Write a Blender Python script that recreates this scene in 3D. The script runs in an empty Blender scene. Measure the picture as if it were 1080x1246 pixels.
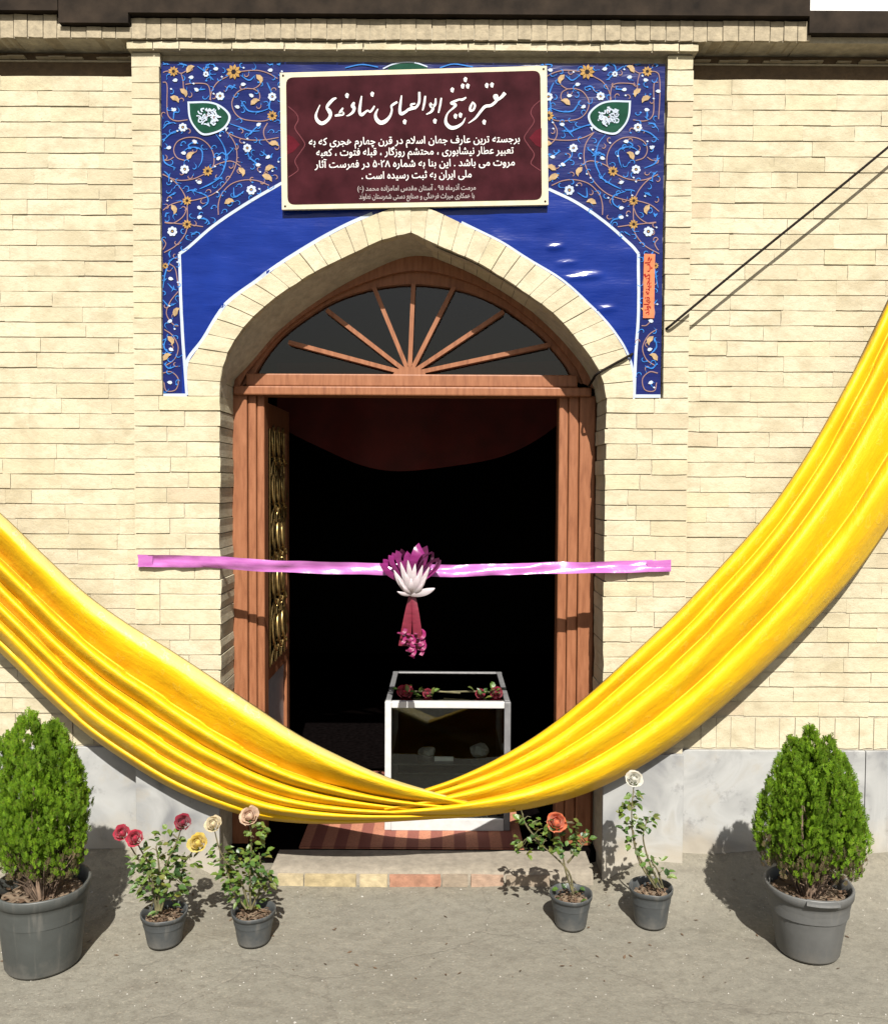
import bpy, math, random
import numpy as np
from mathutils import Vector, Matrix, noise

R = math.radians
rng = random.Random(7)
S = bpy.context.scene
COL = S.collection

# ------------------------------------------------------------------ camera
CAM_H, CAM_D, F_PX = 1.69, 3.55, 1030.0
cd = bpy.data.cameras.new("camera")
cam = bpy.data.objects.new("camera", cd)
COL.objects.link(cam)
S.camera = cam
cd.sensor_fit = 'VERTICAL'
cd.sensor_height = 36.0
cd.lens = F_PX / 1246 * 36
cd.clip_start = 0.05
cd.clip_end = 2000
CROT = Matrix.Rotation(R(88.0), 3, 'X') @ Matrix.Rotation(R(0.3), 3, 'Z')
cam.matrix_world = Matrix.Translation((0, -CAM_D, CAM_H)) @ CROT.to_4x4()

# ------------------------------------------------------------------ light
SUN_EL, SUN_AZ = R(46), R(5)
w = bpy.data.worlds.new("World")
S.world = w
w.use_nodes = True
nt = w.node_tree
for n in list(nt.nodes):
    nt.nodes.remove(n)
sky = nt.nodes.new("ShaderNodeTexSky")
sky.sky_type = 'NISHITA'
sky.sun_disc = False
sky.sun_elevation = SUN_EL
sky.sun_rotation = R(180) - SUN_AZ
sky.air_density = 1.2
sky.dust_density = 3.0
bg = nt.nodes.new("ShaderNodeBackground")
bg.inputs['Strength'].default_value = 0.05
wo = nt.nodes.new("ShaderNodeOutputWorld")
nt.links.new(sky.outputs[0], bg.inputs[0])
nt.links.new(bg.outputs[0], wo.inputs[0])

sl = bpy.data.lights.new("sun", 'SUN')
sl.energy = 5.0
sl.angle = R(0.5)
sl.color = (1.0, 0.955, 0.88)
sun = bpy.data.objects.new("sun", sl)
COL.objects.link(sun)
to_sun = Vector((math.sin(SUN_AZ) * math.cos(SUN_EL), -math.cos(SUN_AZ) * math.cos(SUN_EL), math.sin(SUN_EL)))
sun.rotation_euler = (-to_sun).to_track_quat('-Z', 'Y').to_euler()
sun.location = (1, -8, 8)

S.view_settings.view_transform = 'Standard'
S.view_settings.look = 'None'
S.view_settings.gamma = 1
S.view_settings.exposure = 1.12
S.view_settings.use_curve_mapping = False


# ------------------------------------------------------------------ helpers
def ray(px, py):
    return CROT @ Vector(((px - 540) / F_PX, (623 - py) / F_PX, -1.0))


def U(px, py, Y):
    """photo pixel -> the point of the vertical plane y=Y behind it"""
    d = ray(px, py)
    t = (Y + CAM_D) / d.y
    return Vector((0, -CAM_D, CAM_H)) + d * t


def G(px, py, z=0.0):
    d = ray(px, py)
    t = (z - CAM_H) / d.z
    return Vector((0, -CAM_D, CAM_H)) + d * t


def spline(pts, n=6):
    """Catmull-Rom through tuples of any size"""
    P = [np.array(p, float) for p in pts]
    if len(P) < 3:
        return [tuple(P[0] + (P[-1] - P[0]) * i / n) for i in range(n + 1)]
    out = []
    for i in range(len(P) - 1):
        p0 = P[i - 1] if i else 2 * P[0] - P[1]
        p1, p2 = P[i], P[i + 1]
        p3 = P[i + 2] if i + 2 < len(P) else 2 * P[-1] - P[-2]
        for k in range(n):
            t = k / n
            out.append(tuple(0.5 * (2 * p1 + (p2 - p0) * t + (2 * p0 - 5 * p1 + 4 * p2 - p3) * t * t
                                    + (3 * p1 - p0 - 3 * p2 + p3) * t ** 3)))
    out.append(tuple(P[-1]))
    return out


def along(pts, n):
    """resample a polyline to n points at equal arc length"""
    P = [np.array(p, float) for p in pts]
    L = [0]
    for a, b in zip(P, P[1:]):
        L.append(L[-1] + np.linalg.norm(b - a))
    out = []
    j = 0
    for i in range(n):
        q = L[-1] * i / (n - 1)
        while j < len(P) - 2 and L[j + 1] < q:
            j += 1
        u = (q - L[j]) / max(1e-9, L[j + 1] - L[j])
        out.append(P[j] + (P[j + 1] - P[j]) * u)
    return out


class MB:
    def __init__(self):
        self.v, self.f, self.m = [], [], []

    def face(self, pts, m=0):
        b = len(self.v)
        self.v += [tuple(p) for p in pts]
        self.f.append(tuple(range(b, b + len(pts))))
        self.m.append(m)

    def box(self, a, b, m=0):
        x0, y0, z0 = a
        x1, y1, z1 = b
        i = len(self.v)
        self.v += [(x0, y0, z0), (x1, y0, z0), (x1, y1, z0), (x0, y1, z0), (x0, y0, z1), (x1, y0, z1), (x1, y1, z1), (x0, y1, z1)]
        for q in ((0, 3, 2, 1), (4, 5, 6, 7), (0, 1, 5, 4), (1, 2, 6, 5), (2, 3, 7, 6), (3, 0, 4, 7)):
            self.f.append(tuple(i + k for k in q))
            self.m.append(m)
        return self

    def grid(self, rows, m=0, closed=False):
        """rows: list of equally long lists of points"""
        b = len(self.v)
        n = len(rows[0])
        for r in rows:
            self.v += [tuple(p) for p in r]
        for i in range(len(rows) - 1):
            for j in range(n if closed else n - 1):
                k = (j + 1) % n
                self.f.append((b + i * n + j, b + i * n + k, b + (i + 1) * n + k, b + (i + 1) * n + j))
                self.m.append(m)
        return self

    def tube(self, pts, r, n=6, m=0, cap=True):
        pts = [Vector(p) for p in pts]
        rows = []
        up = Vector((0.31, 0.2, 0.93))
        for i, p in enumerate(pts):
            d = (pts[min(i + 1, len(pts) - 1)] - pts[max(i - 1, 0)])
            if d.length < 1e-9:
                d = Vector((0, 0, 1))
            d.normalize()
            a = d.cross(up)
            if a.length < 0.05:
                a = d.cross(Vector((1, 0, 0)))
            a.normalize()
            c = d.cross(a)
            rr = r[i] if isinstance(r, (list, tuple)) else r
            rows.append([p + (a * math.cos(2 * math.pi * k / n) + c * math.sin(2 * math.pi * k / n)) * rr for k in range(n)])
        self.grid(rows, m, closed=True)
        if cap:
            self.face(rows[0][::-1], m)
            self.face(rows[-1], m)
        return self

    def lathe(self, prof, n=32, c=(0, 0, 0), m=0):
        rows = [[(c[0] + r * math.cos(2 * math.pi * k / n), c[1] + r * math.sin(2 * math.pi * k / n), c[2] + z) for k in range(n)] for r, z in prof]
        return self.grid(rows, m, closed=True)

    def prism(self, poly, y0, y1, m=0):
        """polygon in (x,z), extruded from y0 (front) to y1"""
        self.face([(x, y0, z) for x, z in poly], m)
        self.face([(x, y1, z) for x, z in poly][::-1], m)
        for i in range(len(poly)):
            a, b = poly[i], poly[(i + 1) % len(poly)]
            self.face([(a[0], y0, a[1]), (a[0], y1, a[1]), (b[0], y1, b[1]), (b[0], y0, b[1])], m)
        return self

    def build(self, name, mats, parent=None, smooth=False, stuff=False):
        me = bpy.data.meshes.new(name)
        off = wloc(parent)
        me.from_pydata([(v[0] - off[0], v[1] - off[1], v[2] - off[2]) for v in self.v], [], self.f)
        if not isinstance(mats, (list, tuple)):
            mats = [mats]
        for x in mats:
            me.materials.append(x)
        if len(mats) > 1:
            me.polygons.foreach_set("material_index", self.m)
        if smooth:
            me.polygons.foreach_set("use_smooth", [True] * len(me.polygons))
        me.update()
        o = bpy.data.objects.new(name, me)
        COL.objects.link(o)
        if parent:
            o.parent = parent
        if stuff:
            o["kind"] = "stuff"
        return o


def wloc(o):
    v = Vector((0, 0, 0))
    while o:
        v = v + o.location
        o = o.parent
    return v


def fix_normals(o):
    import bmesh
    bm = bmesh.new()
    bm.from_mesh(o.data)
    bmesh.ops.recalc_face_normals(bm, faces=bm.faces)
    bm.to_mesh(o.data)
    bm.free()
    return o


def bevel(o, wd=0.004, seg=2):
    md = o.modifiers.new("bevel", 'BEVEL')
    md.width = wd
    md.segments = seg
    md.limit_method = 'ANGLE'
    md.angle_limit = R(40)
    return o


def thing(name, label, cat, loc=(0, 0, 0), group=None):
    o = bpy.data.objects.new(name, None)
    o.empty_display_size = 0.1
    COL.objects.link(o)
    o.location = loc
    return tag(o, label, cat, group)


def tag(o, label, cat, group=None):
    o["label"] = label
    o["category"] = cat
    if group:
        o["group"] = group
    return o


def struct(o):
    o["kind"] = "structure"
    return o


# ------------------------------------------------------------------ materials
ALB = 0.62     # measured colours below are relative to white card; this brings them to real albedos


class N:
    def __init__(self, name):
        self.mat = bpy.data.materials.new(name)
        self.mat.use_nodes = True
        self.t = self.mat.node_tree
        self.p = self.t.nodes["Principled BSDF"]
        self.out = self.t.nodes["Material Output"]

    def new(self, typ, **kw):
        n = self.t.nodes.new(typ)
        for k, v in kw.items():
            setattr(n, k, v)
        return n

    def link(self, a, b):
        self.t.links.new(a, b)

    def pos(self, scale=(1, 1, 1)):
        g = self.new("ShaderNodeNewGeometry")
        m = self.new("ShaderNodeMapping")
        m.inputs['Scale'].default_value = scale
        self.link(g.outputs['Position'], m.inputs['Vector'])
        return m.outputs[0]

    def noise(self, vec, scale, detail=4, rough=0.55):
        n = self.new("ShaderNodeTexNoise")
        n.inputs['Scale'].default_value = scale
        n.inputs['Detail'].default_value = detail
        n.inputs['Roughness'].default_value = rough
        if vec is not None:
            self.link(vec, n.inputs['Vector'])
        return n.outputs['Fac']

    def ramp(self, fac, stops, interp='LINEAR'):
        n = self.new("ShaderNodeValToRGB")
        n.color_ramp.interpolation = interp
        e = n.color_ramp.elements
        while len(e) < len(stops):
            e.new(0.5)
        for i, (p, c) in enumerate(stops):
            e[i].position = p
            e[i].color = (c[0], c[1], c[2], 1) if isinstance(c, (tuple, list)) else (c, c, c, 1)
        self.link(fac, n.inputs[0])
        return n.outputs[0]

    def mix(self, fac, a, b, mode='MIX'):
        n = self.new("ShaderNodeMix", data_type='RGBA', blend_type=mode)
        for s, x in ((n.inputs[0], fac), (n.inputs[6], a), (n.inputs[7], b)):
            if hasattr(x, 'default_value') and hasattr(x, 'is_linked'):
                self.link(x, s)
            elif isinstance(x, (tuple, list)):
                s.default_value = (x[0], x[1], x[2], 1)
            else:
                s.default_value = x
        return n.outputs[2]

    def bump(self, h, strength=0.3, dist=0.01, prev=None):
        b = self.new("ShaderNodeBump")
        b.inputs['Strength'].default_value = strength
        b.inputs['Distance'].default_value = dist
        self.link(h, b.inputs['Height'])
        if prev:
            self.link(prev, b.inputs['Normal'])
        self.link(b.outputs[0], self.p.inputs['Normal'])
        return b.outputs[0]

    def base(self, c):
        if isinstance(c, (tuple, list)):
            self.p.inputs['Base Color'].default_value = (c[0] * ALB, c[1] * ALB, c[2] * ALB, 1)
        else:
            self.link(self.mix(1.0, c, (ALB, ALB, ALB), 'MULTIPLY'), self.p.inputs['Base Color'])

    def set(self, **kw):
        for k, v in kw.items():
            self.p.inputs[k.replace('_', ' ')].default_value = v
        return self


def m_plain(name, c, rough=0.6, var=0.12, scale=30, bump=0.0, bscale=80, metal=0.0, spec=0.5):
    n = N(name)
    v = n.pos()
    f = n.noise(v, scale)
    lo = tuple(max(0, x * (1 - var * 2)) for x in c)
    hi = tuple(min(1, x * (1 + var * 2)) for x in c)
    n.base(n.ramp(f, [(0.25, lo), (0.75, hi)]))
    n.set(Roughness=rough, Metallic=metal)
    n.p.inputs['Specular IOR Level'].default_value = spec
    if bump:
        n.bump(n.noise(v, bscale, 6), bump, 0.004)
    return n.mat


def m_brick():
    n = N("cream_brick")
    oi = n.new("ShaderNodeObjectInfo")
    c = n.ramp(oi.outputs['Random'], [(0.0, (0.49, 0.435, 0.305)), (0.15, (0.53, 0.47, 0.34)), (0.4, (0.55, 0.492, 0.362)),
                                      (0.55, (0.505, 0.455, 0.33)), (0.72, (0.57, 0.515, 0.39)), (0.86, (0.525, 0.47, 0.315)), (0.97, (0.485, 0.43, 0.305)), (1.0, (0.48, 0.375, 0.265))])
    v = n.pos()
    big = n.noise(v, 1.1, 4)
    c = n.mix(n.ramp(big, [(0.35, 0.0), (0.7, 0.4)]), c, (0.56, 0.515, 0.40))
    mid = n.noise(n.pos((1, 1, 1.5)), 9, 5, 0.6)
    c = n.mix(n.ramp(mid, [(0.32, 0.75), (0.54, 0.0)]), c, (0.40, 0.345, 0.235))
    gy_ = n.noise(n.pos((1, 1, 2.2)), 5.2, 6, 0.7)
    c = n.mix(n.ramp(gy_, [(0.57, 0.0), (0.72, 0.6)]), c, (0.41, 0.365, 0.275))
    drip = n.noise(n.pos((6, 1, .45)), 2.3, 5, 0.6)
    c = n.mix(n.ramp(drip, [(0.58, 0.0), (0.76, 0.45)]), c, (0.40, 0.35, 0.255))
    fine = n.noise(n.pos((1, 1, 1.6)), 40, 7, 0.7)
    c = n.mix(n.ramp(fine, [(0.28, 0.5), (0.5, 0.0)]), c, (0.39, 0.33, 0.22))
    sp = n.noise(v, 120, 3, 0.6)
    c = n.mix(n.ramp(sp, [(0.66, 0.0), (0.74, 0.7)]), c, (0.27, 0.21, 0.13))
    n.base(n.mix(1.0, c, (1.14, 1.14, 1.11), 'MULTIPLY'))
    n.set(Roughness=0.93)
    n.p.inputs['Specular IOR Level'].default_value = 0.2
    b = n.bump(n.noise(v, 24, 6, 0.65), 0.4, 0.010)
    n.bump(n.noise(v, 150, 4, 0.7), 0.45, 0.003, b)
    return n.mat


def m_odd_brick(name, c):
    n = N(name)
    v = n.pos()
    f = n.noise(v, 30, 6)
    n.base(n.ramp(f, [(0.3, tuple(x * 0.7 for x in c)), (0.7, tuple(min(1, x * 1.15) for x in c))]))
    n.set(Roughness=0.95)
    n.bump(n.noise(v, 60, 6), 0.5, 0.006)
    return n.mat


def m_mortar(name="mortar", c=(0.52, 0.46, 0.34)):
    n = N(name)
    v = n.pos()
    f = n.noise(v, 26, 6, 0.65)
    n.base(n.ramp(f, [(0.3, tuple(x * 0.72 for x in c)), (0.7, tuple(x * 1.15 for x in c))]))
    n.set(Roughness=0.97)
    n.bump(n.noise(v, 75, 6, 0.7), 0.6, 0.006)
    return n.mat


def m_marble():
    n = N("pale_marble")
    oi = n.new("ShaderNodeObjectInfo")
    v = n.pos((1, 1, 1.0))
    d = n.new("ShaderNodeTexNoise")
    d.inputs['Scale'].default_value = 3.6
    d.inputs['Detail'].default_value = 7
    d.inputs['Distortion'].default_value = 1.6
    n.link(v, d.inputs['Vector'])
    c = n.ramp(d.outputs['Fac'], [(0.30, (0.21, 0.215, 0.225)), (0.45, (0.34, 0.345, 0.34)), (0.62, (0.435, 0.44, 0.43)), (0.8, (0.34, 0.325, 0.29))])
    c = n.mix(n.ramp(n.noise(v, 9, 6, 0.7), [(0.30, 0.75), (0.42, 0.0)]), c, (0.20, 0.20, 0.205))
    c = n.mix(n.ramp(n.noise(v, 4.2, 6, 0.7), [(0.58, 0.0), (0.72, 0.6)]), c, (0.40, 0.36, 0.29))
    # ground splash dirt along the foot of the panels
    sx = n.new("ShaderNodeSeparateXYZ")
    n.link(v, sx.inputs[0])
    dirt = n.new("ShaderNodeMath", operation='MULTIPLY_ADD')
    n.link(n.noise(v, 7, 5), dirt.inputs[0])
    dirt.inputs[1].default_value = 0.34
    n.link(sx.outputs[2], dirt.inputs[2])
    c = n.mix(n.ramp(dirt.outputs[0], [(0.26, 0.55), (0.42, 0.0)]), c, (0.45, 0.38, 0.27))
    n.base(c)
    n.set(Roughness=0.55)
    n.bump(n.noise(v, 40, 6), 0.12, 0.004)
    return n.mat


def m_ground():
    n = N("dusty_asphalt")
    v = n.pos()
    a = n.noise(v, 1.6, 5, 0.6)
    c = n.ramp(a, [(0.25, (0.205, 0.193, 0.155)), (0.5, (0.242, 0.229, 0.187)), (0.75, (0.282, 0.266, 0.218))])
    # dusty tan near the foot of the wall, blotchy edge
    sx = n.new("ShaderNodeSeparateXYZ")
    n.link(v, sx.inputs[0])
    md = n.new("ShaderNodeMath", operation='MULTIPLY_ADD')
    n.link(n.noise(v, 5, 5), md.inputs[0])
    md.inputs[1].default_value = 0.5
    n.link(sx.outputs[1], md.inputs[2])
    c = n.mix(n.ramp(md.outputs[0], [(0.0, 0.0), (0.32, 0.45)]), c, (0.30, 0.262, 0.185))
    st = n.noise(n.pos((1.0, 2.3, 1)), 3.2, 6, 0.7)
    c = n.mix(n.ramp(st, [(0.52, 0.0), (0.72, 0.62)]), c, (0.145, 0.13, 0.105))
    c = n.mix(n.ramp(n.noise(v, 24, 5, 0.7), [(0.36, 0.5), (0.52, 0.0)]), c, (0.15, 0.138, 0.11))
    g1 = n.noise(v, 115, 3, 0.7)
    c = n.mix(n.ramp(g1, [(0.34, 0.42), (0.46, 0.0)]), c, (0.13, 0.11, 0.09))
    g2 = n.noise(v, 82, 2, 0.5)
    c = n.mix(n.ramp(g2, [(0.60, 0.0), (0.70, 0.4)]), c, (0.38, 0.34, 0.27))
    pt = n.noise(v, 0.75, 3, 0.5)
    c = n.mix(n.ramp(pt, [(0.50, 0.0), (0.54, 0.28)]), c, (0.17, 0.158, 0.132))
    vo = n.new("ShaderNodeTexVoronoi", feature='DISTANCE_TO_EDGE')
    vo.inputs['Scale'].default_value = 0.8
    wv = n.new("ShaderNodeVectorMath", operation='MULTIPLY_ADD')
    nn = n.new("ShaderNodeTexNoise")
    nn.inputs['Scale'].default_value = 6
    nn.inputs['Detail'].default_value = 5
    n.link(v, nn.inputs['Vector'])
    n.link(nn.outputs['Color'], wv.inputs[0])
    wv.inputs[1].default_value = (0.22, 0.22, 0.22)
    n.link(v, wv.inputs[2])
    n.link(wv.outputs[0], vo.inputs['Vector'])
    cr = n.ramp(vo.outputs['Distance'], [(0.0, 0.0), (0.006, 1.0)])
    c = n.mix(n.ramp(vo.outputs['Distance'], [(0.0, 0.22), (0.005, 0.0)]), c, (0.10, 0.085, 0.07))
    n.base(c)
    n.set(Roughness=0.96)
    n.p.inputs['Specular IOR Level'].default_value = 0.2
    b = n.bump(g1, 0.3, 0.005)
    b = n.bump(n.noise(v, 14, 4), 0.4, 0.02, b)
    n.bump(cr, 0.3, 0.004, b)
    return n.mat


def m_wood():
    n = N("red_brown_wood")
    v = n.pos((9, 9, 1.1))
    f = n.noise(v, 7, 6, 0.6)
    c = n.ramp(f, [(0.25, (0.205, 0.072, 0.032)), (0.5, (0.31, 0.122, 0.056)), (0.78, (0.39, 0.165, 0.082))])
    n.base(c)
    n.set(Roughness=0.5)
    n.p.inputs['Specular IOR Level'].default_value = 0.25
    n.bump(f, 0.12, 0.004)
    return n.mat


def m_drape():
    n = N("yellow_satin")
    uv = n.new("ShaderNodeUVMap")
    def mp(s):
        m = n.new("ShaderNodeMapping")
        m.inputs['Scale'].default_value = s
        n.link(uv.outputs[0], m.inputs['Vector'])
        return m.outputs[0]
    # woven sprig motif, slightly paler than the ground of the cloth
    vo = n.new("ShaderNodeTexVoronoi", feature='F1')
    vo.inputs['Scale'].default_value = 1.0
    wv = n.new("ShaderNodeVectorMath", operation='MULTIPLY_ADD')
    nn = n.new("ShaderNodeTexNoise")
    nn.inputs['Scale'].default_value = 38
    n.link(uv.outputs[0], nn.inputs['Vector'])
    n.link(nn.outputs['Color'], wv.inputs[0])
    wv.inputs[1].default_value = (0.9, 0.9, 0.9)
    n.link(mp((16, 16, 1)), wv.inputs[2])
    n.link(wv.outputs[0], vo.inputs['Vector'])
    motif = n.ramp(vo.outputs['Distance'], [(0.16, 0.0), (0.20, 1.0), (0.26, 1.0), (0.31, 0.0)])
    big = n.noise(mp((2.5, 4, 1)), 2, 3)
    c = n.ramp(big, [(0.3, (0.97, 0.54, 0.004)), (0.7, (1.0, 0.63, 0.008))])
    c = n.mix(n.mix(0.28, (0, 0, 0), motif), c, (0.98, 0.68, 0.08))
    # paler patterned strip along one long edge of one half of the cloth
    su = n.new("ShaderNodeSeparateXYZ")
    n.link(uv.outputs[0], su.inputs[0])
    lt_ = n.new("ShaderNodeMath", operation='LESS_THAN')
    n.link(su.outputs[0], lt_.inputs[0])
    lt_.inputs[1].default_value = 40
    edge = n.new("ShaderNodeMath", operation='MULTIPLY')
    n.link(n.ramp(su.outputs[1], [(0.040, 0.8), (0.060, 0.0)]), edge.inputs[0])
    n.link(lt_.outputs[0], edge.inputs[1])
    c = n.mix(edge.outputs[0], c, n.mix(motif, (1.0, 0.84, 0.30), (0.92, 0.80, 0.45)))
    n.base(c)
    n.set(Roughness=0.5)
    n.p.inputs['Specular IOR Level'].default_value = 0.3
    n.p.inputs['Sheen Weight'].default_value = 0.03
    n.p.inputs['Sheen Roughness'].default_value = 0.4
    n.p.inputs['Sheen Tint'].default_value = (1.0, 0.9, 0.5, 1)
    b = n.bump(n.noise(mp((3.4, 13, 1)), 1.6, 4, 0.55), 0.42, 0.014)
    b = n.bump(n.noise(mp((24, 20, 1)), 1.0, 4, 0.6), 0.40, 0.007, b)
    b = n.bump(motif, 0.22, 0.0015, b)
    n.bump(n.noise(mp((420, 420, 1)), 1.0, 2, 0.5), 0.12, 0.0012, b)
    tr = n.new("ShaderNodeBsdfTranslucent")
    tr.inputs[0].default_value = (0.60, 0.22, 0.002, 1)
    mx = n.new("ShaderNodeMixShader")
    mx.inputs[0].default_value = 0.13
    n.link(n.p.outputs[0], mx.inputs[1])
    n.link(tr.outputs[0], mx.inputs[2])
    n.link(mx.outputs[0], n.out.inputs[0])
    return n.mat


def m_satin(name, c, c2, rough=0.28, trans=0.15, metal=0.0):
    n = N(name)
    v = n.pos()
    f = n.noise(n.pos((1, 1, 6)), 14, 3)
    n.base(n.ramp(f, [(0.3, c), (0.7, c2)]))
    n.set(Roughness=rough, Metallic=metal)
    n.p.inputs['Sheen Weight'].default_value = 0.15
    n.bump(n.noise(v, 60, 3), 0.2, 0.004)
    tr = n.new("ShaderNodeBsdfTranslucent")
    tr.inputs[0].default_value = (c[0] * ALB, c[1] * ALB, c[2] * ALB, 1)
    mx = n.new("ShaderNodeMixShader")
    mx.inputs[0].default_value = trans
    n.link(n.p.outputs[0], mx.inputs[1])
    n.link(tr.outputs[0], mx.inputs[2])
    n.link(mx.outputs[0], n.out.inputs[0])
    return n.mat


def m_glass(name, tint=(0.9, 0.95, 0.93), refl=1.0):
    n = N(name)
    t = n.t
    t.nodes.remove(n.p)
    tr = n.new("ShaderNodeBsdfTransparent")
    tr.inputs[0].default_value = (*tint, 1)
    gl = n.new("ShaderNodeBsdfGlossy")
    gl.inputs['Roughness'].default_value = 0.02
    fr = n.new("ShaderNodeFresnel")
    fr.inputs[0].default_value = 1.5
    mu = n.new("ShaderNodeMath", operation='MULTIPLY')
    mu.inputs[1].default_value = refl
    n.link(fr.outputs[0], mu.inputs[0])
    mx = n.new("ShaderNodeMixShader")
    n.link(mu.outputs[0], mx.inputs[0])
    n.link(tr.outputs[0], mx.inputs[1])
    n.link(gl.outputs[0], mx.inputs[2])
    n.link(mx.outputs[0], n.out.inputs[0])
    return n.mat


def m_leaf(name, cols, trans=0.3, rough=0.5, clump=0.0):
    n = N(name)
    g = n.new("ShaderNodeNewGeometry")
    k = len(cols) - 1
    c = n.ramp(g.outputs['Random Per Island'], [(i / k, x) for i, x in enumerate(cols)])
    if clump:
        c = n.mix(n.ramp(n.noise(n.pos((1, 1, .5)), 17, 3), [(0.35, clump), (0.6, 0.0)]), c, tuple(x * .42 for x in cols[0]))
    n.base(c)
    n.set(Roughness=rough)
    n.p.inputs['Specular IOR Level'].default_value = 0.35
    tr = n.new("ShaderNodeBsdfTranslucent")
    n.link(n.mix(1.0, c, (ALB, ALB, ALB), 'MULTIPLY'), tr.inputs[0])
    mx = n.new("ShaderNodeMixShader")
    mx.inputs[0].default_value = trans
    n.link(n.p.outputs[0], mx.inputs[1])
    n.link(tr.outputs[0], mx.inputs[2])
    n.link(mx.outputs[0], n.out.inputs[0])
    return n.mat


def m_pot(name, c, dust=(0.19, 0.18, 0.16)):
    n = N(name)
    tc = n.new("ShaderNodeTexCoord")
    v = tc.outputs['Object']
    f = n.noise(v, 7, 6, 0.65)
    base = n.ramp(f, [(0.3, tuple(x * 0.8 for x in c)), (0.7, tuple(x * 1.25 for x in c))])
    sx = n.new("ShaderNodeSeparateXYZ")
    n.link(v, sx.inputs[0])
    md = n.new("ShaderNodeMath", operation='MULTIPLY_ADD')
    n.link(n.noise(v, 22, 5), md.inputs[0])
    md.inputs[1].default_value = 0.16
    n.link(sx.outputs[2], md.inputs[2])
    base = n.mix(n.ramp(md.outputs[0], [(0.06, 0.75), (0.14, 0.12)]), base, dust)
    mp = n.new("ShaderNodeMapping")
    mp.inputs['Scale'].default_value = (40, 40, 2.5)
    n.link(v, mp.inputs['Vector'])
    base = n.mix(n.ramp(n.noise(mp.outputs[0], 1, 4), [(0.55, 0.0), (0.72, 0.35)]), base, dust)
    n.base(base)
    n.set(Roughness=0.52)
    n.bump(n.noise(v, 60, 4), 0.15, 0.003)
    return n.mat


def m_rug():
    n = N("striped_rug")
    v = n.pos()
    sx = n.new("ShaderNodeSeparateXYZ")
    n.link(v, sx.inputs[0])
    ml = n.new("ShaderNodeMath", operation='MULTIPLY')
    ml.inputs[1].default_value = 9.3
    n.link(sx.outputs[0], ml.inputs[0])
    fr = n.new("ShaderNodeMath", operation='FRACT')
    n.link(ml.outputs[0], fr.inputs[0])
    c = n.ramp(fr.outputs[0], [(0.0, (0.52, 0.21, 0.12)), (0.47, (0.55, 0.23, 0.13)), (0.53, (0.27, 0.08, 0.055)), (0.95, (0.29, 0.09, 0.06))])
    c = n.mix(n.ramp(n.noise(v, 120, 3), [(0.4, 0.0), (0.7, 0.4)]), c, (0.16, 0.05, 0.035))
    n.base(c)
    n.set(Roughness=0.95)
    n.bump(n.noise(v, 260, 3), 0.5, 0.004)
    return n.mat


def m_vinyl(name, c, c2):
    n = N(name)
    v = n.pos()
    n.base(n.ramp(n.noise(v, 5, 4), [(0.3, c), (0.7, c2)]))
    n.set(Roughness=0.2)
    n.p.inputs['Specular IOR Level'].default_value = 0.2
    b = n.bump(n.noise(n.pos((3, 1, 14)), 2.2, 3), 0.22, 0.012)
    return n.mat


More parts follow.
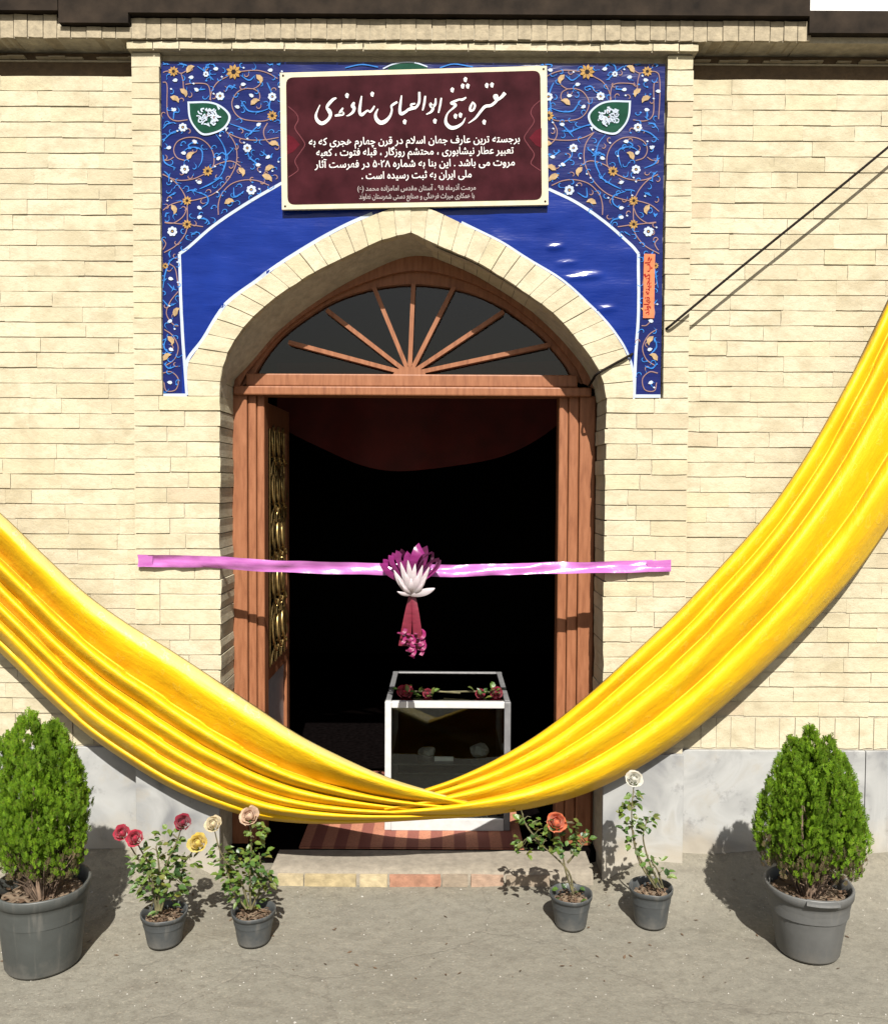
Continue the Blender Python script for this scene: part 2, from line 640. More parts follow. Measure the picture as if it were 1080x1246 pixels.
M = dict(
    brick=m_brick(), mortar=m_mortar(), render=m_mortar("cement_render", (0.40, 0.335, 0.23)),
    concrete=m_mortar("step_concrete", (0.30, 0.262, 0.205)),
    marble=m_marble(), ground=m_ground(), wood=m_wood(), drape=m_drape(), rug=m_rug(),
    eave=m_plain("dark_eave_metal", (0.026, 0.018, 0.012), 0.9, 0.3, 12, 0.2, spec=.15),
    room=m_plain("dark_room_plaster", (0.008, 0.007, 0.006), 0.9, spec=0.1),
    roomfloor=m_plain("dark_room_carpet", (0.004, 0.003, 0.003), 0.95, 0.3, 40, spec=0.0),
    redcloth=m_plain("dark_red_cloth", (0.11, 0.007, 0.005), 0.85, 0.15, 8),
    glass=m_glass("clear_glass"), doorglass=m_glass("smoked_door_glass", (0.44, 0.40, 0.36), 1.0),
    case_shade=m_plain("shaded_case_enamel", (0.20, 0.20, 0.205), 0.4, 0.1),  # grey stands in for shade on the white case frame
    white=m_plain("white_enamel", (0.62, 0.62, 0.61), 0.35, 0.05),
    grey=m_plain("grey_sheet_metal", (0.42, 0.43, 0.44), 0.4, 0.08),
    gold=m_plain("gilded_iron", (0.85, 0.52, 0.20), 0.4, 0.2, 30, 0, 80, 0.85),
    cable=m_plain("black_cable", (0.020, 0.016, 0.014), 0.9, spec=0.05),
    vnavy=m_vinyl("navy_vinyl", (0.007, 0.014, 0.100), (0.011, 0.019, 0.13)),
    vblue=m_vinyl("blue_vinyl", (0.004, 0.020, 0.18), (0.007, 0.030, 0.24)),
    pwhite=m_plain("print_white", (0.50, 0.57, 0.68), 0.5, 0.04, spec=0.03),
    ppink=m_plain("print_rose_tan", (0.30, 0.185, 0.17), 0.5, 0.06, spec=0.03),
    ptan=m_plain("print_tan", (0.44, 0.31, 0.17), 0.5, 0.15, 60, spec=0.03),
    pgold=m_plain("print_gold", (0.42, 0.25, 0.08), 0.5, 0.15, 60, spec=0.03),
    psky=m_plain("print_sky_blue", (0.04, 0.19, 0.55), 0.5, 0.15, 60, spec=0.03),
    pgreen=m_plain("print_green", (0.010, 0.060, 0.036), 0.5, 0.1, spec=0.03),
    pdark=m_plain("print_dark", (0.02, 0.015, 0.02), 0.5, 0.1, spec=0.03),
    sorange=m_plain("sticker_orange", (0.68, 0.21, 0.10), 0.5, 0.08, spec=0.03),
    sred=m_plain("sticker_dark_red", (0.30, 0.02, 0.02), 0.5, 0.1, spec=0.03),
    sframe=m_plain("cream_sign_board", (0.66, 0.60, 0.44), 0.4, 0.05, spec=0.03),
    smaroon=m_plain("maroon_sign_face", (0.045, 0.010, 0.014), 0.6, 0.25, 9, spec=.02),
    sruby=m_plain("sign_ruby_motif", (0.10, 0.010, 0.018), 0.6, 0.1, spec=.02),
    srose=m_plain("sign_rose_line", (0.17, 0.05, 0.06), 0.6, 0.1, spec=.02),
    ink=m_plain("sign_white_letters", (0.80, 0.79, 0.77), 0.4, 0.02, spec=0.03),
    inkdim=m_plain("sign_grey_letters", (0.42, 0.37, 0.36), 0.4, 0.02, spec=0.03),
    ribbon=m_satin("lilac_satin", (0.50, 0.13, 0.46), (0.60, 0.20, 0.56), 0.25),
    magenta=m_satin("magenta_foil", (0.20, 0.008, 0.12), (0.32, 0.025, 0.20), 0.22, 0.2),
    curl=m_satin("cerise_foil", (0.20, 0.008, 0.075), (0.34, 0.02, 0.13), 0.2, 0.15),
    crimson=m_satin("crimson_ribbon", (0.17, 0.010, 0.028), (0.27, 0.020, 0.050), 0.4, 0.2),
    petal=m_satin("pearl_petal", (0.74, 0.62, 0.66), (0.82, 0.76, 0.78), 0.3, 0.3),
    pot=m_pot("grey_plastic_pot", (0.048, 0.056, 0.054)),
    pot2=m_pot("pale_grey_plastic_pot", (0.11, 0.113, 0.112)),
    pots=m_pot("black_plastic_pot", (0.042, 0.050, 0.055)),
    soil=m_mortar("potting_soil", (0.20, 0.145, 0.095)),
    bark=m_plain("thuja_bark", (0.20, 0.135, 0.09), 0.9, 0.25, 40, 0.4),
    stem=m_plain("rose_stem", (0.13, 0.115, 0.05), 0.7, 0.3, 30),
    thuja=m_leaf("thuja_foliage", [(0.12, 0.26, 0.010), (0.17, 0.34, 0.012), (0.23, 0.42, 0.013), (0.30, 0.50, 0.018), (0.16, 0.32, 0.012), (0.21, 0.25, 0.03)], 0.42, 0.65, 0.5),
    drythuja=m_leaf("dry_thuja", [(0.10, 0.085, 0.03), (0.16, 0.115, 0.055), (0.09, 0.06, 0.035), (0.12, 0.13, 0.03)], 0.15, 0.8),
    leaf=m_leaf("rose_leaf", [(0.032, 0.075, 0.02), (0.06, 0.13, 0.026), (0.105, 0.20, 0.036), (0.18, 0.26, 0.045), (0.07, 0.125, 0.036), (0.23, 0.23, 0.05)], 0.3, 0.4),
    dryleaf=m_leaf("dry_leaf", [(0.10, 0.06, 0.035), (0.16, 0.10, 0.06), (0.06, 0.035, 0.02)], 0.15, 0.8),
    stone=m_plain("pale_stone", (0.42, 0.40, 0.36), 0.85, 0.2, 20, 0.4),
    sky_white=m_plain("bright_sky_white", (0.80, 0.80, 0.78), 0.8, 0.02),
)
for nm, c in (("bred", (0.40, 0.20, 0.125)), ("byellow", (0.45, 0.36, 0.20)), ("bpink", (0.40, 0.27, 0.19)), ("bgrey", (0.30, 0.24, 0.175)), ("bcream", (0.50, 0.41, 0.25)), ("bweather", (0.41, 0.345, 0.235)), ("bbrown", (0.13, 0.085, 0.045))):  # last tone is cornice shadow put into the frieze colour
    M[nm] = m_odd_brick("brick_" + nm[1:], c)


# ------------------------------------------------------------------ bricks
def brick_mesh(i, dep=1.0, mat='brick'):
    """a unit brick (x,y,z in 0..1, front face at y=0) with worn uneven edges"""
    r = random.Random(100 + i)
    mb = MB()
    o = [(0, 0), (.5, 0), (1, 0), (1, .5), (1, 1), (.5, 1), (0, 1), (0, .5)]
    jx, jz = 0.010, 0.045
    outer = [(x + r.uniform(-1, 1) * jx * (0.5 if y in (0, 1) else 1), z) for (x, z), y in zip([(a, b + r.uniform(-1, 1) * jz * 0.6) for a, b in o], [b for a, b in o])]
    inner = [(0.5 + (x - 0.5) * 0.9975, 0.5 + (z - 0.5) * 0.95) for x, z in outer]
    tl, tr = r.uniform(-.03, .03), r.uniform(-.03, .03)
    dk = .06 / dep if dep > .06 else 1.0
    front = [(x, dk * (tl * (1 - x) + tr * x + r.uniform(0, 0.02)), z) for x, z in inner]
    rim = [(x, dk * (0.035 + r.uniform(0, 0.03)), z) for x, z in outer]
    back = [(x, 1.0, z) for x, z in outer]
    mb.v += front + rim + back
    mb.f.append(tuple(range(8)))
    for k in range(8):
        q = (k + 1) % 8
        mb.f.append((k, 8 + k, 8 + q, q))
        mb.f.append((8 + k, 16 + k, 16 + q, 8 + q))
    me = bpy.data.meshes.new("brick")
    me.from_pydata(mb.v, [], mb.f)
    me.materials.append(M[mat])
    me.update()
    return me


BM = [brick_mesh(i) for i in range(14)]
BMD = [brick_mesh(i, .2) for i in range(14)]
BMC = {}


def brick(parent, x0, x1, z0, z1, y0, depth, mat=None, name="brick"):
    k = rng.randrange(len(BM))
    me = BMD[k] if depth > .15 else BM[k]
    if mat:
        if (k % 5, mat) not in BMC:
            BMC[(k % 5, mat)] = brick_mesh(k % 5, 1.0, mat)
        me = BMC[(k % 5, mat)]
    o = bpy.data.objects.new(name, me)
    COL.objects.link(o)
    o.parent = parent
    o.location = Vector((x0, y0 + rng.uniform(-.0018, .0018), z0)) - wloc(parent)
    o.scale = (x1 - x0, depth, z1 - z0)
    o.rotation_euler = (0, rng.uniform(-.004, .004) if x1 - x0 > .1 else rng.uniform(-.012, .012), 0)
    return o


def brick_into(mb, x0, x1, z0, z1, y0, depth):
    me = rng.choice(BM)
    b = len(mb.v)
    mb.v += [(x0 + v.co.x * (x1 - x0), y0 + v.co.y * depth, z0 + v.co.z * (z1 - z0)) for v in me.vertices]
    for p in me.polygons:
        mb.f.append(tuple(b + k for k in p.vertices))
        mb.m.append(0)


def row_cuts(x0, x1, anchor, odd):
    """joint positions of one course: long bricks with an odd header"""
    cuts = []
    x = anchor + (0.108 if odd else 0.0) + rng.uniform(-.03, .03)
    while x > x0 - .3:
        x -= 0.218
    while x < x1:
        if x0 + .05 < x < x1 - .05:
            cuts.append(x)
        x += 0.11 if rng.random() < .12 else 0.218 + rng.uniform(-.008, .008)
    return [x0] + cuts + [x1]


CH = 0.0642          # course height
BH = 0.0608          # brick height in a course
WY, PY = 0.06, 0.0   # wall face, portal face

# portal outline, world x / z
XL0 = U(163.5, 560, PY).x
XR0 = U(836.5, 560, PY).x
XL1 = U(196, 280, PY).x
XR1 = U(809, 280, PY).x
JL = U(268, 650, PY).x
JR = U(735, 650, PY).x
Z_STONE = U(900, 912, WY).z
Z_SOLD = U(900, 874, WY).z
Z_TOPW = U(60, 92, WY).z
Z_COR0 = U(500, 46, -.05).z
Z_COR1 = U(500, 20, -.05).z
Z_NICHE = U(500, 62, -.02).z
Z_LEG = U(240, 482, PY).z

# ------------------------------------------------------------------ ground
mb = MB()
xs = [-40, -12, -5] + [-3.2 + .05 * i for i in range(129)] + [5, 12, 40]
ys = [-40, -14, -7] + [-3.4 + .12 * i for i in range(24)] + [-.55 + .045 * i for i in range(15)] + [0.3]


def gz(x, y):
    a = 0.010 * noise.noise((x * 1.3, y * 1.3, 3)) + 0.004 * noise.noise((x * 5, y * 5, 9))
    a = a - 0.004 if abs(x) < 4 and y > -4 else -0.004
    # trodden fill banked up against the foot of the wall, not in front of the step
    side = min(1.0, max(0.0, (abs(x + .125) - .80) / .16))
    k = min(1.0, max(0.0, (y + .30) / .33))
    return a + side * (.112 + .018 * noise.noise((x * 3.1, y * 2, 6))) * k ** 1.35


mb.grid([[(x, y, gz(x, y)) for x in xs] for y in ys])
struct(mb.build("ground", M['ground'], smooth=True))
mb = MB()
gr = np.random.default_rng(4)
for i in range(1500):
    x, y = gr.uniform(-2.0, 2.0), -gr.uniform(0.05, 1.6)
    s = gr.choice([.0018, .0028, .004, .007], p=[.5, .32, .15, .03])
    z = gz(x, y)
    a = gr.uniform(0, 6.28)
    p = [(x + s * math.cos(a + k * 1.57) * gr.uniform(.7, 1.3), y + s * math.sin(a + k * 1.57) * gr.uniform(.7, 1.3), z - .001) for k in range(4)]
    t = (x, y, z + s * gr.uniform(.5, .9))
    for k in range(4):
        mb.face([p[k], p[(k + 1) % 4], t])
o = mb.build("gravel", M['stone'], stuff=True)
lt = MB()
for i in range(80):
    px_ = gr.choice([60, 195, 300, 420, 560, 690, 800, 960]) + gr.normal(0, 60)
    p = G(px_, gr.uniform(1075, 1200))
    z = gz(p.x, p.y) + .004
    a, s_ = gr.uniform(0, 6.28), gr.uniform(.004, .012)
    d1, d2 = Vector((math.cos(a), math.sin(a), gr.uniform(-.3, .3))) * s_, Vector((-math.sin(a), math.cos(a), gr.uniform(-.3, .3))) * s_ * .4
    q = Vector((p.x, p.y, z))
    lt.face([q - d1, q + d2, q + d1, q - d2])
lo_ = lt.build("fallen_leaves", M['dryleaf'], stuff=True)
tag(lo_, "dry leaf bits littered on the pavement around the pots", "leaf litter")
tag(o, "loose grit and small pebbles scattered over the dusty pavement", "gravel")


# ------------------------------------------------------------------ side walls
def side_wall(x0, x1, vis0, vis1, label):
    t = thing("brick_wall", label, "wall", ((x0 + x1) / 2, WY, 0))
    core = MB().box((x0, WY + .0042, -.05), (x1, .40, Z_TOPW - .003))
    core.build("mortar_bed", M['mortar'], t)
    stuff = MB()
    z = Z_TOPW - BH
    k = 0
    while z > Z_SOLD + .01:
        cuts = row_cuts(x0, x1, 0.0, k % 2)
        zz = max(z, Z_SOLD + .008)
        for a, b in zip(cuts, cuts[1:]):
            g = rng.uniform(-.0002, .0006)
            if b > vis0 and a < vis1:
                brick(t, a + g, b - g, zz - rng.uniform(-.0006, .002), z + BH - rng.uniform(0, .0025), WY, .06)
            else:
                brick_into(stuff, a + g, b - g, zz, z + BH, WY, .06)
        z -= CH
        k += 1
    # a course of bricks on end just above the stone
    x = x0
    while x < x1:
        wd = min(rng.choice([.062, .066, .09, .105]), x1 - x)
        if x + wd > vis0 and x < vis1:
            brick(t, x + .002, x + wd - .002, Z_STONE + .006, Z_SOLD + .002, WY, .06)
        else:
            brick_into(stuff, x + .002, x + wd - .002, Z_STONE + .006, Z_SOLD + .002, WY, .06)
        x += wd
    stuff.build("brick_courses", M['brick'], t, stuff=True)
    # marble slabs at the foot
    n = max(2, round((x1 - x0) / 0.95))
    for i in range(n):
        a, b = x0 + (x1 - x0) * i / n, x0 + (x1 - x0) * (i + 1) / n
        bevel(MB().box((a + .0015, WY - .016, -.02), (b - .0015, WY + .0035, Z_STONE)).build("stone_slab", M['marble'], t), .002)
    return t


VL, VR = U(0, 600, WY).x - .06, U(1080, 600, WY).x + .06
side_wall(-3.4, XL0 - .001, VL, 9, "cream brick wall with pale stone foot left of the doorway surround")
side_wall(XR0 + .001, 3.4, -9, VR, "cream brick wall with pale stone foot right of the doorway, under the slanting cable")

# ------------------------------------------------------------------ portal
portal = thing("brick_portal", "projecting cream brick surround with pointed arch framing the wooden door", "doorway", (0, 0, 0))
inner_px = [(268, 500), (266.5, 476), (272, 443), (282, 420), (301, 393), (328, 368), (355, 348), (387, 329), (432, 307), (467, 291), (500, 283),
            (529, 297), (574, 316), (610, 337), (642, 358), (674, 382), (700, 411), (723, 441), (733, 463), (735, 499)]
outer_px = [(229, 500), (229, 479), (228, 443), (248, 414), (275, 372), (313, 343), (346, 319), (387, 294), (429, 272), (476, 253), (500, 248),
            (524, 254), (577, 279), (610, 296), (642, 316), (681, 340), (713, 368), (739, 395), (759, 424), (769, 452), (770, 499)]
inner_w = [U(x, y, PY) for x, y in inner_px]
outer_w = [U(x, y, PY) for x, y in outer_px]
outer_w[0].z = inner_w[0].z = Z_LEG
outer_w[-1].z = inner_w[-1].z = Z_LEG
inner_w[0].x, inner_w[-1].x = JL, JR
innerS = spline([(p.x, p.z) for p in inner_w], 8)
outerS = spline([(p.x, p.z) for p in outer_w], 8)


def outer_z(x):
    """height of the arch ring's outer edge at x (None beside it)"""
    best = None
    for a, b in zip(outerS, outerS[1:]):
        lo, hi = (a, b) if a[0] <= b[0] else (b, a)
        if lo[0] <= x <= hi[0] and hi[0] > lo[0]:
            z = lo[1] + (hi[1] - lo[1]) * (x - lo[0]) / (hi[0] - lo[0])
            best = z if best is None else max(best, z)
    return best


RY = 0.225   # depth of the door frame in the reveal
# core (mortar) of the legs and of the edge strips
core = [MB() for _ in range(4)]
core[0].box((XL0 + .004, .0042, 0), (JL - .010, .4, Z_LEG - .004))
core[1].box((JR + .010, .0042, 0), (XR0 - .004, .4, Z_LEG - .004))
core[2].box((XL0 + .004, .0042, Z_LEG - .004), (XL1 - .004, .4, Z_NICHE))
core[3].box((XR1 + .004, .0042, Z_LEG - .004), (XR0 - .004, .4, Z_NICHE))
for c_ in core:
    c_.build("mortar_bed", M['mortar'], portal)
# recessed spandrel behind the banner
sp = MB()
cols = [XL1 - .003 + (XR1 - XL1 + .006) * i / 140 for i in range(141)]
NY = .034
for a, b in zip(cols, cols[1:]):
    za, zb = outer_z(a), outer_z(b)
    za = Z_LEG - .01 if za is None else za - .012
    zb = Z_LEG - .01 if zb is None else zb - .012
    sp.face([(a, NY, za), (b, NY, zb), (b, NY, Z_NICHE + .02), (a, NY, Z_NICHE + .02)])
    sp.face([(a, .4, za), (b, .4, zb), (b, .4, Z_NICHE + .02), (a, .4, Z_NICHE + .02)])
sp.face([(XL1, NY, Z_NICHE), (XR1, NY, Z_NICHE), (XR1, .4, Z_NICHE), (XL1, .4, Z_NICHE)])
sp.build("spandrel_wall", M['mortar'], portal)

# leg courses
for side in (0, 1):
    z = Z_LEG - BH
    k = 0
    while z > Z_STONE - .03:
        zz = max(z, Z_STONE + .006)
        jit = rng.uniform(-.004, .004)
        if side == 0:
            a, e = XL0, JL + jit
            c = a + (.215 if k % 2 else .14) + rng.uniform(-.015, .015)
            if rng.random() < .3:
                c = a + rng.choice([.105, .25])
            brick(portal, a + .001, c - .002, zz, z + BH, PY, .055)
            brick(portal, c + .002, e, zz, z + BH, PY, RY - .004)
        else:
            a, e = JR + jit, XR0
            c = e - (.215 if k % 2 else .14) + rng.uniform(-.015, .015)
            if rng.random() < .3:
                c = e - rng.choice([.105, .25])
            brick(portal, a, c - .002, zz, z + BH, PY, RY - .004)
            brick(portal, c + .002, e - .001, zz, z + BH, PY, .055)
        z -= CH
        k += 1
# edge strips: headers beside the banner
for a, b in ((XL0, XL1), (XR1, XR0)):
    z = Z_LEG + .003
    while z < Z_NICHE - .02:
        zt = min(z + BH, Z_NICHE - .004)
        brick(portal, a + .001 + rng.uniform(-.002, .002), b - .002 + rng.uniform(-.003, .003), z, zt, PY, .07)
        z += CH
# bed course under the cornice
x = XL0 - .012
while x < XR0 + .012:
    wd = min(rng.choice([.215, .215, .108]), XR0 + .012 - x)
    if wd > .02:
        brick(portal, x + .002, x + wd - .002, Z_NICHE + .004, Z_COR0 - .005, -.022, .09)
    x += wd
MB().box((XL0 - .008, -.012, Z_NICHE + .002), (XR0 + .008, .4, Z_COR0)).build("bed_mortar", M['mortar'], portal)

# voussoirs
half = len(innerS) // 2


def vous(inn, out, n):
    I, O = along(inn, n + 1), along(out, n + 1)
    return I, O


for (pi, po) in ((inner_w[:11], outer_w[:11]), (inner_w[10:], outer_w[10:])):
    I = along(spline([(p.x, p.z) for p in pi], 8), 200)
    O = along(spline([(p.x, p.z) for p in po], 8), 200)
    n = 18
    for k in range(n):
        i0, i1 = round(199 * k / n), round(199 * (k + 1) / n)
        a, b, c, d = I[i0], I[i1], O[i1], O[i0]
        g = .016
        ctr = (a + b + c + d) / 4

        def sh(p, q):
            return p + (q - p) * g
        a2, b2, c2, d2 = sh(a, b), sh(b, a), sh(c, d), sh(d, c)
        ex = 1 + rng.uniform(-.03, .03)
        yf = PY + rng.uniform(-.003, .002)
        fr = [ctr + (p - ctr) * .978 for p in (a2, b2, c2, d2)]
        mid = [(fr[i] + fr[(i + 1) % 4]) / 2 + np.array([rng.uniform(-.002, .002), rng.uniform(-.002, .002)]) for i in range(4)]
        poly = []
        for i in range(4):
            poly += [fr[i], mid[i]]
        poly2 = []
        src = [a2, b2, c2, d2]
        for i in range(4):
            poly2 += [src[i], (src[i] + src[(i + 1) % 4]) / 2]
        vb = MB()
        vb.v += [(p[0], yf + rng.uniform(0, .002), p[1]) for p in poly]
        vb.v += [(p[0], yf + .005, p[1]) for p in poly2]
        vb.v += [(p[0], RY - .004, p[1]) for p in poly2]
        vb.f.append(tuple(range(8)))
        for q in range(8):
            r_ = (q + 1) % 8
            vb.f.append((q, 8 + q, 8 + r_, r_))
            vb.f.append((8 + q, 16 + q, 16 + r_, 8 + r_))
        vb.m = [0] * len(vb.f)
        fix_normals(vb.build("arch_brick", M['brick'], portal))
# mortar body of the ring
mring = MB()
I, O = along(innerS, 120), along(outerS, 120)
for k in range(119):
    q = [I[k] + (O[k] - I[k]) * .08, I[k + 1] + (O[k + 1] - I[k + 1]) * .08, O[k + 1] - (O[k + 1] - I[k + 1]) * .04, O[k] - (O[k] - I[k]) * .04]
    mring.prism([(p[0], p[1]) for p in q], .0045, .4)
mring.build("arch_mortar", M['mortar'], portal)
# marble panels on the foot of both legs
for a, b in ((XL0 + .002, JL - .004), (JR + .004, XR0 - .002)):
    bevel(MB().box((a, -.016, -.02), (b, .0035, Z_STONE)).build("stone_slab", M['marble'], portal), .002)

# ------------------------------------------------------------------ cornice and eave
cor = thing("brick_cornice", "row of bricks on edge running under the dark eave", "cornice", (0, 0, Z_COR0))
x = VL - .05
xe = U(975, 30, -.05).x
xa, xb = U(72, 30, -.05).x, U(157, 30, -.05).x
zdip = U(110, 29, -.05).z
while x < xe:
    wd = rng.choice([.056, .060, .064])
    top = zdip if xa < x + wd / 2 < xb else Z_COR1
    if x + wd / 2 < xa:
        top += .012
    brick(cor, x + .0016, x + wd - .0016, Z_COR0 + rng.uniform(0, .004), top - .003, -.034, .10, 'bweather')
    x += wd
MB().box((-3.4, -.026, Z_COR0 + .002), (xe - .004, .4, zdip - .004)).build("mortar_bed", M['mortar'], cor)
MB().box((-3.4, -.0255, zdip - .004), (xa, .4, Z_COR1)).build("mortar_bed", M['mortar'], cor)
MB().box((xb, -.0255, zdip - .004), (xe - .004, .4, Z_COR1)).build("mortar_bed", M['mortar'], cor)
MB().box((xe + .002, -.02, Z_COR0 + .002), (3.4, .4, U(1030, 42, -.02).z)).build("mortar_ledge", M['mortar'], cor)
# frieze over the side walls, cornice shadow painted in dark brown; thin broken mortar ledge
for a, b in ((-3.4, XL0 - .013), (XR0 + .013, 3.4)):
    MB().box((a, .085, Z_TOPW + .002), (b, .4, Z_COR0 - .002)).build("frieze_shade", M['bbrown'], cor)
    mb = MB()
    x = a
    zl = U(60, 70, .07).z
    while x < b:
        wd = rng.uniform(.012, .07)
        if rng.random() < .75:
            mb.box((x, .072 - rng.uniform(0, .02), zl - rng.uniform(.002, .005)), (x + wd, .084, zl + rng.uniform(.001, .003)))
        x += wd
    mb.build("mortar_flecks", M['render'], cor, stuff=True)
    MB().box((a, .078, zl - .012), (b, .0848, zl - .007)).build("ledge_strip", M['mortar'], cor)

ev = thing("roof_eave", "dark weathered eave board across the top of the wall", "roof", (0, 0, Z_COR1))
x1 = U(985, 10, -.06).x
zt = Z_COR1 + .30
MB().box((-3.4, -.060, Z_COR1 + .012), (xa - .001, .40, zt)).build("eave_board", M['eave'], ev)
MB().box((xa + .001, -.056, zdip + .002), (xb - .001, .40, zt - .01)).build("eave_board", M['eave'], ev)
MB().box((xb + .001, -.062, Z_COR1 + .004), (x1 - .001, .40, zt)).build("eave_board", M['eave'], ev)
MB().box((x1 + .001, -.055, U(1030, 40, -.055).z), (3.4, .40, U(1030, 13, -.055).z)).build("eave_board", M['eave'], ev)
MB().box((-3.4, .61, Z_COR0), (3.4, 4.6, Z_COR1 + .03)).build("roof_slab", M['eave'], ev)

o = bevel(MB().box((U(985, 8, .42).x, .42, Z_COR0), (3.4, .60, Z_COR1 + .55)).build("sky_white_block", M['sky_white']), .004)  # added white block in place of the bright sky
tag(o, "added white block standing in for bright sky beyond the eave, top right corner", "wall")

# ------------------------------------------------------------------ step and interior
FZ = 0.055
st = thing("doorstep", "low worn concrete doorstep edged with odd bricks in front of the door", "step", (0, -.05, 0))
SY = -.055
sx0, sx1 = U(328, 1060, SY).x, U(722, 1060, SY).x
rows = []
for i in range(41):
    x = sx0 + (sx1 - sx0) * i / 40
    q = .006 * noise.noise((x * 5, 1, 4))
    rows.append([(x, SY + .012 + q, -.03), (x, SY + .012 + q, FZ - .012), (x, SY + .02 + q, FZ - .003 + q * .4), (x, SY + .08, FZ - .002 + q * .3), (x, .16, FZ - .001)])
MB().grid(rows).build("step_top", M['concrete'], st, smooth=True)
MB().box((sx0, .0, -.03), (sx1, .15, FZ - .006)).build("step_core", M['concrete'], st)
for a, b, m in ((338, 369, 'bcream'), (371, 433, 'byellow'), (438, 471, 'bcream'), (474, 536, 'bred'), (538, 569, 'bgrey'), (573, 612, 'bpink'), (616, 668, 'bgrey')):
    brick(st, U(a, 1077, SY).x, U(b, 1077, SY).x, -.006, FZ - .013, SY - .004, .07, m)

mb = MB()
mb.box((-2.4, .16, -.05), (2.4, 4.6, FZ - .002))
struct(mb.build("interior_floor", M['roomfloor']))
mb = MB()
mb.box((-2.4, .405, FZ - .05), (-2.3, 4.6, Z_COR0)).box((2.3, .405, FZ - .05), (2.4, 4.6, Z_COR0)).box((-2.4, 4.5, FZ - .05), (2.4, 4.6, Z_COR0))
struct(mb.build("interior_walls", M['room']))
# wall thickness behind the facade, left and right of the opening
rug = MB()
ra, rb = U(366, 1033, .22).x, U(636, 1033, .22).x
rows = []
for j in range(9):
    y = .175 + 1.0 * j / 8
    rows.append([(ra + (rb - ra) * i / 30, y, FZ + .006 + .002 * noise.noise((i * .3, j, 2))) for i in range(31)])
rug.grid(rows)
rug.face([(ra, .175, FZ + .004), (rb, .175, FZ + .004), (rb, .175, FZ - .003), (ra, .175, FZ - .003)])
o = rug.build("striped_rug", M['rug'])
tag(o, "terracotta and brown striped rug on the floor just inside the door", "rug")

# dark red hanging inside
mb = MB()
rows = []
for j in range(13):
    s = j / 12
    r_ = []
    for i in range(61):
        u = i / 60
        px = 335 + 345 * u
        low = 515 + 58 * math.sin(math.pi * u) ** .8
        py = 440 + (low - 440) * s
        p = U(px, py, 1.35)
        p.y += .012 * math.sin(u * 31 + s * 2) * (0.2 + .8 * s) + .05 * math.sin(u * 9 + 1)
        p.z += .012 * s * math.sin(u * 13)
        r_.append(p)
    rows.append(r_)
mb.grid(rows)
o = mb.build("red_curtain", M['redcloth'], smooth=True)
tag(o, "dark red cloth swag hanging in the gloom inside the doorway", "curtain")

# ------------------------------------------------------------------ door
door = thing("wooden_door", "red-brown wooden double door with sunburst fanlight, both leaves open inwards", "door", (U(500, 700, RY).x, RY, FZ))


def ux(px, Y, py=700):
    return U(px, py, Y).x


ZL0, ZL1, ZL2 = U(500, 482, RY).z, U(500, 470, RY).z, U(500, 456, RY + .02).z
for px0, px1, y in ((281, 301, RY), (302.2, 312, RY + .014), (313, 322, RY + .026)):
    bevel(MB().box((ux(px0, y), y, FZ - .03), (ux(px1, y), y + .09, ZL0 + .005)).build("door_jamb", M['wood'], door), .006)
for px0, px1, y in ((703, 722, RY), (690, 702, RY + .014), (678, 689.2, RY + .026)):
    bevel(MB().box((ux(px0, y), y, FZ - .03), (ux(px1, y), y + .09, ZL0 + .005)).build("door_jamb", M['wood'], door), .006)
MB().box((ux(281, RY) - .03, RY + .035, FZ - .03), (ux(320, RY + .05), RY + .15, ZL0)).build("jamb_back", M['wood'], door)
MB().box((ux(681, RY + .05), RY + .035, FZ - .03), (ux(722, RY) + .03, RY + .15, ZL0)).build("jamb_back", M['wood'], door)
# transom: two rails
bevel(MB().box((ux(286, RY), RY - .022, ZL0), (ux(716, RY), RY + .10, ZL1 - .004)).build("transom_rail", M['wood'], door), .006)
bevel(MB().box((ux(300, RY), RY - .002, ZL1 - .002), (ux(700, RY), RY + .10, ZL2)).build("transom_rail", M['wood'], door), .006)
# arched head: band between the brick soffit and the glass
head_out = [(278, 478), (286, 464), (305, 444), (342, 402), (392, 364), (447, 333), (501, 313), (551, 322), (613, 354), (655, 388), (688, 421), (712, 452), (722, 474)]
head_in = [(306, 463), (314, 446), (328, 425), (350, 402), (392, 373), (425, 358), (465, 348), (502, 345), (540, 348), (580, 358), (618, 377), (655, 405), (676, 428), (690, 446), (697, 462)]
ho = along(spline([(U(x, y, RY + .02).x, U(x, y, RY + .02).z) for x, y in head_out], 6), 60)
hi = along(spline([(U(x, y, RY + .02).x, U(x, y, RY + .02).z) for x, y in head_in], 6), 60)
mb = MB()
mid = [a * .45 + b * .55 for a, b in zip(ho, hi)]
rows = []
for a, m_, b in zip(ho, mid, hi):
    rows.append([(a[0], RY + .10, a[1]), (a[0], RY, a[1]), (m_[0], RY, m_[1]), (m_[0], RY + .028, m_[1]), (b[0], RY + .028, b[1]), (b[0], RY + .09, b[1])])
mb.grid(rows)
fix_normals(mb.build("arched_head", M['wood'], door))
# plaster fill between ring soffit and arched head
mb = MB()
ii = along([p for p in innerS], 60)
rows = []
for a, b in zip(ii, ho):
    u_ = (np.array(a) - b) / (np.linalg.norm(np.array(a) - b) + 1e-6)
    rows.append([(a[0] + u_[0] * .006, .022, a[1] + u_[1] * .006), (a[0] * .5 + b[0] * .5, .12, a[1] * .5 + b[1] * .5), (b[0], RY - .004, b[1]), (b[0], RY + .05, b[1])])
mb.grid(rows)
mb.build("head_packing", M['mortar'], door, smooth=True)
